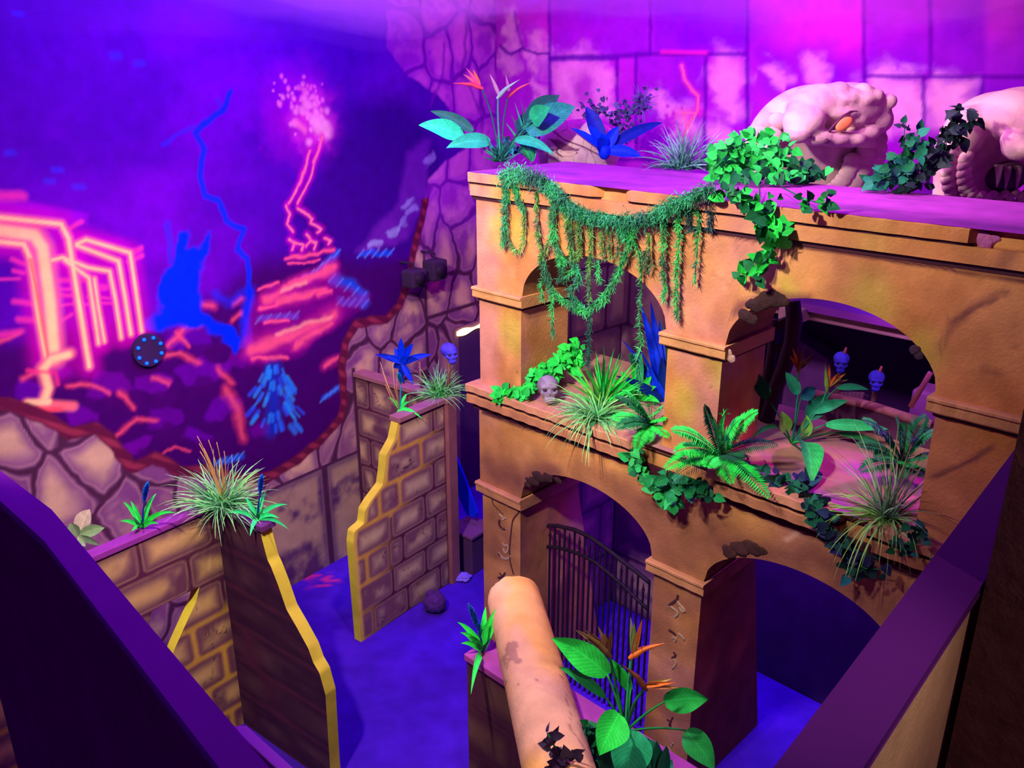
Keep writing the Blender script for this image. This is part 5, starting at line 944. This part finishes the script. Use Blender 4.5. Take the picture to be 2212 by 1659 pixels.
for k in range(46):
    b = MB() if k == 0 else b; a = random.uniform(-1, 1); x = 1302 + a * 95 + random.gauss(0, 8); y = 880 - 125 * math.sqrt(max(.05, 1 - (a * .95) ** 2)) * random.uniform(.65, 1.08); b.leaf(P.base + np.array([random.gauss(0, .012), random.gauss(0, .012), 0]), P.p(x, y, random.uniform(-.22, .15)), .020, TOC, .10, .5, 9, .45, jit(random.choice([GRN, BRT_G, LIM, DKG]), .25))
b.build('foliage', M_PLANT, P.t, True)
P = Plant('grass_tuft', 'fine pale-tipped grass tuft drooping over the sill in the left arch', 'grass', Sx(1288, 905))
P.grass(200, .38, (.03, .40, .12), (.40, .88, .26), (-.05, .9), 4.2, .0085, .02)
P = Plant('leafy_plant', 'leafy green plant at the back right of the left arch', 'plant', R.w(*R.l(Sx(1378, 862))))
for x, y, dY in ((1340, 802, .1), (1365, 770, .05), (1385, 765, .0), (1402, 785, .05), (1418, 835, -.1), (1425, 870, -.18), (1340, 838, -.05), (1408, 812, 0), (1375, 830, -.12), (1312, 820, .1)): b = MB(); b.leaf(P.base, P.p(x, y, dY), .05, TOC, .2, .4, 10, .85, jit(random.choice([GRN, BRT_G, TEAL]), .25)); b.build('leaf', M_PLANT, P.t, True)
P.bloom(P.p(1366, 790), P.p(1364, 765), .02, (.04, .5, .3))
P = Plant('blue_bromeliad', 'deep blue strap-leaved plant behind the middle pier in the left arch', 'plant', R.w(*R.l(Sx(1432, 868))))
for x, y, w, dY in ((1384, 658, 22, .2), (1405, 650, 22, .22), (1425, 690, 20, .2), (1342, 732, 12, .2), (1330, 812, 20, -.1), (1382, 756, 10, .0), (1430, 770, 26, .05), (1412, 815, 20, .0), (1405, 735, 14, .2)): b = MB(); b.leaf(P.base, P.p(x, y, dY), w * pxm(P.base), TOC, .12, .3, 12, .6, jit(BLU if y < 760 or y == 815 else (.0, .02, .25), .2)); b.build('leaf', M_PLANT, P.t, True)
P = Plant('grass_tuft', 'light green grass tuft behind the middle pier at the right of the left arch', 'grass', R.w(*R.l(Sx(1446, 850)))); q = R.onv(1442, 752, 1.0)
b = MB()
for k in range(34): b.leaf(P.base + np.array([0, 0, .1]), P.p(random.gauss(1408, 18), random.uniform(690, 760), random.uniform(.0, .2)), .014, TOC, .22, .4, 8, .45, jit(random.choice([LIM, GRN, DKG]), .3))
b.build('foliage', M_PLANT, P.t, True); P.grass(60, .25, LIM, None, (.2, 1.2), 3, .006, .02)
# --- ferns
def fern(label, base, tips, col, w=26, col2=None):
    P = Plant('fern', label, 'fern', base, 'ferns on the sill')
    P.hang = .19
    for i, (x, y) in enumerate(tips):
        dY = -.10 - .10 * random.random(); P.frond((x, y), dY, col if (i % 3 or col2 is None) else col2, w, .25)
    return P
base_px = (1406, 918); B1 = Sx(1409, 942)
fern('small bright fern left of the middle pier', B1, [(1328, 858), (1345, 845), (1320, 904), (1330, 927), (1373, 976), (1446, 945), (1467, 897), (1412, 869), (1440, 905), (1360, 880), (1395, 960), (1430, 880), (1345, 915)], BRT_G, 20, DKG)
q = R.onv(1556, 1000, -.03); base_px = (1556, 963); B2 = R.w(q[0], -.03, ZS + .002)
fern('large bright fern in front of the middle pier', B2, [(1521, 876), (1567, 886), (1638, 888), (1682, 962), (1450, 930), (1434, 1014), (1444, 1046), (1526, 1010), (1582, 1046), (1606, 993), (1664, 1078), (1456, 978), (1540, 900), (1600, 905), (1490, 1000), (1625, 1020)], BRT_G, 27, DKG)
base_px = (1951, 955); B3 = Sx(1946, 1030)
fern('dark fern against the right pier in the right arch', B3, [(1863, 907), (1939, 901), (2003, 898), (2018, 931), (1856, 1019), (1945, 1034), (2012, 985), (1851, 962), (1905, 930), (1975, 1010), (1890, 990), (1985, 940), (1960, 915), (2000, 1030)], (.02, .20, .10), 26, (.02, .38, .10))
# --- sill, right arch
P = Plant('bird_of_paradise', 'bird-of-paradise plant with orange flowers in the right arch', 'plant', Sx(1711, 958))
for a, c, w, col, dC, sag in (((1658, 862), (1622, 800), 32, DKG, .05, .05), ((1724, 852), (1697, 803), 26, (.03, .36, .22), .05, .05), ((1808, 838), (1876, 842), 15, (.05, .50, .32), .0, .14), ((1758, 890), (1832, 866), 24, (.03, .46, .26), -.05, .12), ((1784, 917), (1918, 927), 26, (.04, .58, .24), -.1, .06), ((1812, 935), (1912, 964), 15, DKG, -.1, .1), ((1700, 932), (1688, 888), 30, LIM, -.04, .0), ((1742, 942), (1740, 895), 26, LIM, .0, .05), ((1733, 955), (1754, 1046), 62, BRT_G, -.26, .30), ((1676, 920), (1621, 948), 11, DKG, -.05, .25), ((1742, 905), (1790, 850), 40, (.02, .24, .16), .05, .05), ((1730, 860), (1762, 840), 30, (.02, .26, .2), .1, .05), ((1760, 1015), (1740, 1060), 40, DKT, -.2, .1)): P.bigleaf(a, c, w, col, 0 if dC > -.2 else -.08, dC, sag, nh=TOC if dC > -.2 else np.array([.35, -.25, 1.]))
P.birdflower([(1720, 890), (1724, 800)], (1738, 748), [(1712, 752, ORG), (1705, 768, (.7, .2, .1)), (1722, 745, (.4, .16, .06)), (1755, 775, (.25, .10, .06)), (1760, 762, (.25, .10, .06))], .02, (.26, .09, .05), .014, DKG)
P.birdflower([(1770, 880), (1787, 838)], (1782, 782), [(1792, 785, ORG), (1808, 808, ORG), (1828, 806, ORG), (1818, 815, (.5, .25, .1)), (1832, 820, (.4, .3, .2))], .0, (.30, .55, .10), .015, TEAL)
P = Plant('grass_tuft', 'pale green arching grass tuft at the right end of the sill', 'grass', Sx(1918, 1118))
P.grass(80, .46, (.12, .32, .18), (.46, .80, .24), (.55, 1.45), 1.2, .008, .02, 'upright_blades'); P.grass(110, .42, (.18, .55, .13), (.50, .88, .18), (-.15, .6), 5.0, .008, .02, 'drooping_blades')
P = Plant('ivy', 'dark ivy trailing off the sill toward the lower right', 'ivy', Sx(1700, 1050))
P.clump([Sx(1668, 1045) + [0, 0, .02], Sx(1705, 1050) + [0, 0, .03], Sx(1745, 1072) + [0, 0, .03], onf(1770, 1110, -.11), onf(1782, 1145, -.11)], 80, .06, (.02, .18, .10), .024, 'foliage', (.02, .04, .10))
P.clump([onf(1782, 1130, -.11), onf(1800, 1165, -.10), onf(1830, 1195, -.08), onf(1868, 1228, -.07), onf(1915, 1232, -.07)], 70, .058, (.015, .07, .07), .024, 'foliage', (.02, .02, .09)); P.clump([onf(1840, 1190, -.08), onf(1838, 1225, -.07), onf(1828, 1246, -.06)], 9, .055, (.03, .34, .2), .012, 'foliage', (.03, .18, .3)); P.clump([onf(1925, 1180, -.10), onf(1960, 1190, -.1), onf(1985, 1170, -.1), onf(1990, 1130, -.1)], 34, .05, DKT, .025, 'foliage', DKG)
P = Plant('ivy', 'green ivy hanging off the broken sill below the large fern', 'ivy', Sx(1480, 1000))
P.clump([onf(1372, 985, -.10), onf(1385, 1020, -.10), onf(1420, 1050, -.10), onf(1450, 1075, -.09)], 50, .068, (.03, .56, .12), .022, 'foliage', DKG); P.clump([onf(1385, 1040, -.10), onf(1440, 1040, -.11), onf(1500, 1050, -.11), onf(1535, 1075, -.10)], 66, .064, (.02, .34, .10), .026, 'foliage', DKG); P.clump([onf(1450, 1060, -.09), onf(1445, 1085, -.08)], 10, .048, (.03, .46, .18), .014); P.clump([Sx(1560, 1000) + [0, 0, .02], Sx(1620, 1020) + [0, 0, .03], Sx(1660, 1042) + [0, 0, .02]], 40, .05, DKG, .025, 'foliage', DKT)

# --- partitions
def brom(label, base, tips, bl, w=.035, col=BRT_G, bcol=(.0, .12, .72), r=.018, col2=TEAL, small=True):
    P = Plant('bromeliad', label, 'plant', base); P.straps(tips, col, w)
    for k in range(6): a = k * 1.05; b = MB(); b.leaf(P.base, P.base + np.array([math.cos(a) * .05, math.sin(a) * .05, .09]), .02, TOC, .05, .4, 6, .6, jit(DKT)); b.build('leaf', M_PLANT, P.t, True)
    P.stalk([P.base, P.p(*bl[0])], .006, .005, DBL); P.bloom(P.p(*bl[0]), P.p(*bl[1]), r, bcol, (.0, .3, .7)); return P
pz = PT + .04
brom('bromeliad with a blue spike on the brick partition cap, left of the grass tuft', hz(308, 1142, pz), [(266, 1084, .05), (282, 1082, .05), (338, 1066, .1), (380, 1108, -.05), (343, 1132, -.06), (259, 1126, -.05), (285, 1148, -.1), (304, 1141, -.12), (325, 1098, .05)], ((312, 1085), (320, 1042)), .032)
brom('bromeliad with a blue spike on the corner of the dark partition wall', hz(556, 1124, pz), [(494, 1108, -.05), (540, 1158, -.12), (622, 1090, .0), (624, 1144, -.1), (604, 1120, -.08), (575, 1062, .06), (530, 1075, .05), (585, 1100, 0)], ((562, 1068), (566, 1026)), .032, (.03, .78, .24))
P = Plant('grass_tuft', 'large green grass tuft with brown stalks on the brick partition corner', 'grass', hz(482, 1096, pz))
P.grass(300, .38, (.03, .42, .12), (.40, .86, .34), (.05, 1.15), 2.2, .008, .03, clamp=oncap(lambda u, v: (PU - .09 < u < PU + .03 and v < PV + .11) or (PV - .03 < v < PV + .11 and PU < u < 1.72), pz))
b = MB()
for x, y in ((426, 942), (430, 958), (432, 975), (450, 950), (468, 955), (484, 974), (440, 968), (476, 990)): q = [P.base, P.p((x + 488) / 2 + 6, (y + 1090) / 2 - 6), P.p(x, y)]; b.tube([(1 - t) ** 2 * q[0] + 2 * t * (1 - t) * q[1] + t * t * q[2] for t in np.linspace(0, 1, 8)], .005, .0025, 5, jit((.50, .26, .10), .2))
b.build('stalks', M_GRASS, P.t, True, label='brown dry stalks')
P = Plant('pale_plant', 'pale wide-leaved plant on the brick partition next to the left railing', 'plant', hz(168, 1158, pz))
for x, y, w, col, dY in ((194, 1100, 36, (.55, .42, .36), .05), (226, 1140, 26, (.30, .46, .24), -.02), (152, 1130, 30, (.26, .36, .22), 0), (185, 1180, 18, (.40, .52, .3), -.06), (215, 1178, 14, (.16, .24, .16), -.08)): b = MB(); b.leaf(P.base, P.p(x, y, dY), w * pxm(P.base), TOC, .1, .35, 8, 1.15, jit(col, .1)); b.build('leaf', M_PLANT, P.t, True)
fz = FT + .045
P = Plant('bromeliad', 'bromeliad with a turquoise bud and tan stalks at the broken corner of the far partition', 'plant', hz(864, 886, fz))
P.straps([(852, 935, -.06), (868, 905, -.05), (912, 905, -.06), (838, 858, .04), (880, 850, .05), (885, 868, 0), (848, 862, 0)], BRT_G, .03); P.stalk([P.base, P.p(866, 835)], .005, .005, (.0, .35, .6)); P.bloom(P.p(866, 830), P.p(860, 806), .018, (.0, .45, .75), (.0, .6, .6))
b = MB()
for x, y in ((821, 782), (826, 802), (848, 785), (858, 798), (832, 830)): b.tube([P.base, P.p((x + 856) / 2, (y + 886) / 2), P.p(x, y)], .005, .0025, 5, jit((.52, .28, .14), .2))
b.build('stalks', M_GRASS, P.t, True, label='tan dry stalks')
q = L.onv(872, 828, vR + .04); P = Plant('blue_bromeliad', 'blue star-shaped plant on the cap of the far partition', 'plant', L.w(q[0], vR + .04, fz)); P.base = np.array(L.w(q[0], vR + .04, fz)); P.Y = P.base[1]
for x, y, w in ((866, 730, 16), (893, 742, 16), (810, 766, 13), (835, 768, 14), (932, 766, 14), (852, 752, 14), (905, 776, 13), (868, 830, 13), (892, 830, 14), (850, 795, 15), (880, 770, 16)): b = MB(); b.leaf(P.p(868, 785) + [0, .0, 0], P.p(x, y, random.uniform(-.08, .08)), w * pxm(P.base), TOC, .12, .35, 9, .8, jit(BLU if w > 13 else (.0, .02, .5), .3)); b.build('leaf', M_PLANT, P.t, True)
P.stalk([P.base, P.p(868, 785)], .007, .006, DBL)
q = L.onv(948, 860, vR + .03); P = Plant('grass_tuft', 'green grass tuft at the corner of the far partition, around the blue skull stake', 'grass', L.w(q[0], vR + .03, fz)); P.grass(200, .30, (.03, .50, .10), (.34, .86, .26), (.0, 1.3), 3.0, .0075, .04, clamp=oncap(lambda u, v: (vR - .04 < v < vR + .12 and u < FU + .07) or (FU - .11 < u < FU + .06 and v < vR), fz))
# --- near partition
nz = 1.801
brom('bromeliad with a dark teal spike beside the end of the fallen column', hz(1042, 1408, nz), [(988, 1344, .0), (994, 1366, -.02), (996, 1390, -.04), (1049, 1311, .08), (1077, 1310, .06), (1094, 1313, .04), (1017, 1500, -.3), (1056, 1340, .0), (1012, 1376, -.05)], ((1036, 1368), (1012, 1306)), .034, BRT_G, (.005, .10, .18), .016, DKT)
P = Plant('bird_of_paradise', 'large bird-of-paradise plant with orange flowers in the bottom foreground', 'plant', hz(1352, 1700, nz)); P.base = hz(1352, 1700, nz); rt = P.p(1352, 1580)
for a, c, w, col, dA, dC, sag in (((1312, 1458), (1192, 1378), 62, BRT_G, .0, .0, .14), ((1306, 1505), (1206, 1441), 24, (.02, .40, .12), .0, .0, .16), ((1362, 1492), (1322, 1424), 26, GRN, .1, .12, .05), ((1436, 1516), (1531, 1511), 58, (.02, .46, .09), -.0, -.04, .12), ((1482, 1578), (1543, 1662), 58, (.02, .36, .09), -.02, -.1, .1), ((1338, 1542), (1294, 1632), 76, BRT_G, -.1, -.2, .12), ((1368, 1578), (1350, 1700), 90, (.02, .42, .20), -.05, -.16, .06), ((1402, 1598), (1410, 1680), 44, (.02, .30, .16), .05, .0, .05), ((1320, 1590), (1318, 1700), 60, (.02, .22, .12), .0, .0, .05)): P.bigleaf(a, c, w, col, dA, dC, sag, root=rt if w not in (90,) else rt)
P.stalk([P.base, rt], .02, .016, DKG, 'stem')
q = P.base; P.base = rt
P.birdflower([(1356, 1500), (1364, 1416)], (1436, 1390), [(1362, 1333, (.55, .60, .35)), (1370, 1345, (.30, .55, .15)), (1387, 1338, ORG), (1384, 1352, ORG)], .0, ORG, .014, (.03, .5, .2))
P.birdflower([(1335, 1500), (1316, 1412)], (1250, 1362), [(1242, 1360, (.30, .16, .08)), (1262, 1358, (.2, .08, .05)), (1292, 1352, (.26, .12, .06)), (1322, 1362, (.22, .08, .05)), (1306, 1366, (.3, .14, .08)), (1280, 1368, (.2, .09, .05))], .08, (.18, .08, .04), .014, DKG)
P.birdflower([(1370, 1520), (1394, 1484)], (1343, 1436), [(1460, 1474, ORG), (1452, 1466, (.85, .6, .2)), (1446, 1478, ORG), (1466, 1486, (.6, .3, .1)), (1456, 1488, (.35, .08, .06))], -.05, (.22, .06, .04), .013, DKG)
P = Plant('ivy', 'dark violet ivy sprig on the fallen column at the bottom of the photo', 'ivy', hz(1200, 1648, 2.09)); P.clump([P.base, P.p(1205, 1625), P.p(1190, 1598), P.p(1184, 1585)], 14, .045, (.03, .012, .05), .012, 'foliage', (.04, .02, .07)); P.clump([P.base, P.p(1215, 1640), P.p(1240, 1634)], 22, .05, (.03, .012, .05), .014, 'foliage', (.05, .03, .09))
P = Plant('ivy', 'dark green ivy at the foot of the large foreground bird-of-paradise', 'ivy', hz(1290, 1668, nz)); P.clump([P.p(1245, 1600), P.p(1262, 1620), P.p(1290, 1650), P.base], 60, .055, (.015, .12, .08), .022, 'foliage', DKG); P.clump([P.p(1268, 1570), P.p(1285, 1600)], 16, .045, (.015, .10, .07), .014, 'foliage', DKG)
P = Plant('leafy_plant', 'teal leafy plant on the right of the large foreground bird-of-paradise', 'plant', hz(1425, 1705, nz))
for x, y in ((1418, 1600), (1440, 1610), (1452, 1640), (1400, 1608), (1430, 1650)): b = MB(); b.leaf(P.base, P.p(x, y, random.uniform(-.1, .1)), .05, TOC, .1, .35, 9, 1.0, jit((.02, .30, .16), .2)); b.build('leaf', M_PLANT, P.t, True)
# ------------------------------------------------------------ light
def area(loc, aim, size, col, e, spread=180, sy=None):
    l = bpy.data.lights.new('lamp', 'AREA'); l.color = col; l.energy = e; l.shape = 'RECTANGLE' if sy else 'SQUARE'; l.size = size; l.spread = math.radians(spread)
    if sy: l.size_y = sy
    o = link(bpy.data.objects.new('lamp', l)); o.location = tuple(loc); o.rotation_euler = (Vector(tuple(aim)) - Vector(tuple(loc))).to_track_quat('-Z', 'Y').to_euler(); return o
def spot(loc, aim, ang, col, e, blend=.5, r=.1):
    l = bpy.data.lights.new('lamp', 'SPOT'); l.color = col; l.energy = e; l.spot_size = math.radians(ang); l.spot_blend = blend; l.shadow_soft_size = r
    o = link(bpy.data.objects.new('lamp', l)); o.location = tuple(loc); o.rotation_euler = (Vector(tuple(aim)) - Vector(tuple(loc))).to_track_quat('-Z', 'Y').to_euler(); return o
UV = (.26, .0, 1.0)
q = R.w(1.3, -2.5, 5.5); spot(q, q + R.n * 2.3 + np.array([0, 0, -.50]), 106, (1.0, .80, .75), 760, 1.0, .1)   # white flood on the ruin
spot((-1.6, 2.0, 5.4), L.w(.9, .1, 1.0), 66, (1, .84, .70), 980, .7, .1)         # on the partitions and the cliff wall
spot((-.9, 2.3, 5.4), (.35, 3.0, 1.9), 50, (1, .86, .72), 480, .8, .08)        # fill added for the fallen column and the near plants
spot((1.0, .2, 5.3), (.33, 2.65, 1.95), 25, (1, .92, .8), 150, .8, .05)       # small fill added to brighten the large foreground plant
spot(L.w(3.6, -1.6, 5.4), L.w(0, -1.0, 2.9), 75, (1, .72, .66), 620, .8, .1)  # added flood that brightens the mural
area(L.w(.7, -.6, 5.5), L.w(.2, -.6, 3.0), 3.6, UV, 58, 150, .4)               # ultraviolet along the mural wall
area(L.w(2.4, 1.9, 5.5), L.w(2.4, 2.5, 3.4), 3.6, (.66, .02, 1.0), 62, 150, .4)
area(L.w(2.4, -1.0, 5.55), L.w(2.4, -1.0, 0), 1.2, UV, 95)
area(R.w(1.8, .6, 5.55), R.w(1.8, .5, 3.8), 2.4, (.6, 0, 1), 22, 150, .4)
spot(R.w(1.6, -.2, 5.5), R.w(2.4, 1.5, 4.2), 90, (1, .5, .85), 210, .6)
area(R.w(1.7, 1.0, 2.15), R.w(1.7, 1.0, 0), 1.8, (.25, .02, 1), 45, 150, .3)    # blue fill added under the ruin's deck, no real tube
area(R.w(2.7, .72, 3.6), R.w(2.7, 1.6, 3.0), 1.0, (.8, .35, 1), 6, 95, .1)     # fill added behind the right arch, no fixture there
area(R.w(1.0, .72, 3.6), R.w(1.0, 1.4, 2.9), .9, (.8, .5, .9), 7, 160, .1)  # the same added fill behind the left arch
spot(R.w(1.7, -2.9, 5.4), R.w(1.85, .1, 2.55), 34, (1, .92, .8), 340, .9, .06)   # unseen fill added so the sill ferns come out brighter
area(R.w(2.7, 1.95, 3.5), R.w(2.7, 1.3, 2.4), 1.0, (.12, .0, 1), 10, 160, .1)
spot(R.w(2.85, .62, 3.6), R.w(2.5, .15, ZS), 58, (1, .04, 1), 42, .4, .03)
spot((1.9, .1, 4.9), R.w(R.l(hz(1990, 1500, 2.6))[0], R.l(hz(1990, 1500, 2.6))[1], 2.6), 50, (1, .8, .6), 60, .7, .05)
w = bpy.data.worlds.new('world'); scn.world = w; w.use_nodes = True
w.node_tree.nodes['Background'].inputs[0].default_value = (.05, .0, .12, 1); w.node_tree.nodes['Background'].inputs[1].default_value = 1.0
scn.cycles.use_denoising = True
scn.cycles.use_adaptive_sampling = True; scn.cycles.adaptive_threshold = .06; scn.cycles.volume_step_rate = 4; scn.cycles.volume_max_steps = 24; scn.cycles.volume_bounces = 0
scn.cycles.max_bounces = 4; scn.cycles.diffuse_bounces = 2; scn.cycles.glossy_bounces = 2; scn.cycles.transmission_bounces = 2

spot(L.w(1.7, 1.1, 5.4), L.w(1.3, .95, .7), 34, (.1, .03, 1), 420, .5, .05)   # ultraviolet added in the gap beside the ruin to brighten the blue board
def haze(name, label, z, dens, col, sd):                        # a bank of smoke with an uneven underside
    n, m = 60, 60; u, v = np.meshgrid(np.linspace(.01, 6.4, n), np.linspace(-7.5, 2.75, m)); u = u.ravel(); v = v.ravel(); lo = z + .7 * (fbm(u * .7, v * .7, sd) - .5)
    b = MB(); b.grid(L.W(u, v, lo), m, n); b.grid(L.W(u, v, u * 0 + 5.59), m, n); N = n * m
    for a in ([k for k in range(n)], [k * n + n - 1 for k in range(m)], [N - 1 - k for k in range(n)], [(m - 1 - k) * n for k in range(m)]): b.f += [(p, N + p, N + q, q) for p, q in zip(a[:-1], a[1:])]
    b.f = [f for f in b.f]; mt = bpy.data.materials.new('stage_haze'); mt.use_nodes = True; nt = mt.node_tree; nt.nodes.clear()
    o = nt.nodes.new('ShaderNodeOutputMaterial'); vv = nt.nodes.new('ShaderNodeVolumeScatter'); vv.inputs['Color'].default_value = (*col, 1); vv.inputs['Density'].default_value = dens
    nt.links.new(vv.outputs[0], o.inputs['Volume']); ob = b.build(name, mt); bm_ = bmesh.new(); bm_.from_mesh(ob.data); bmesh.ops.remove_doubles(bm_, verts=bm_.verts, dist=1e-5); bmesh.ops.recalc_face_normals(bm_, faces=bm_.faces); bm_.to_mesh(ob.data); bm_.free()
    return tag(ob, label, 'haze', kind='stuff')
haze('stage_haze', 'thin violet stage haze hanging under the ceiling', 4.85, .07, (.60, .12, 1), 3)
haze('stage_haze', 'denser violet stage haze right under the ceiling', 5.2, .16, (.60, .12, 1), 9)
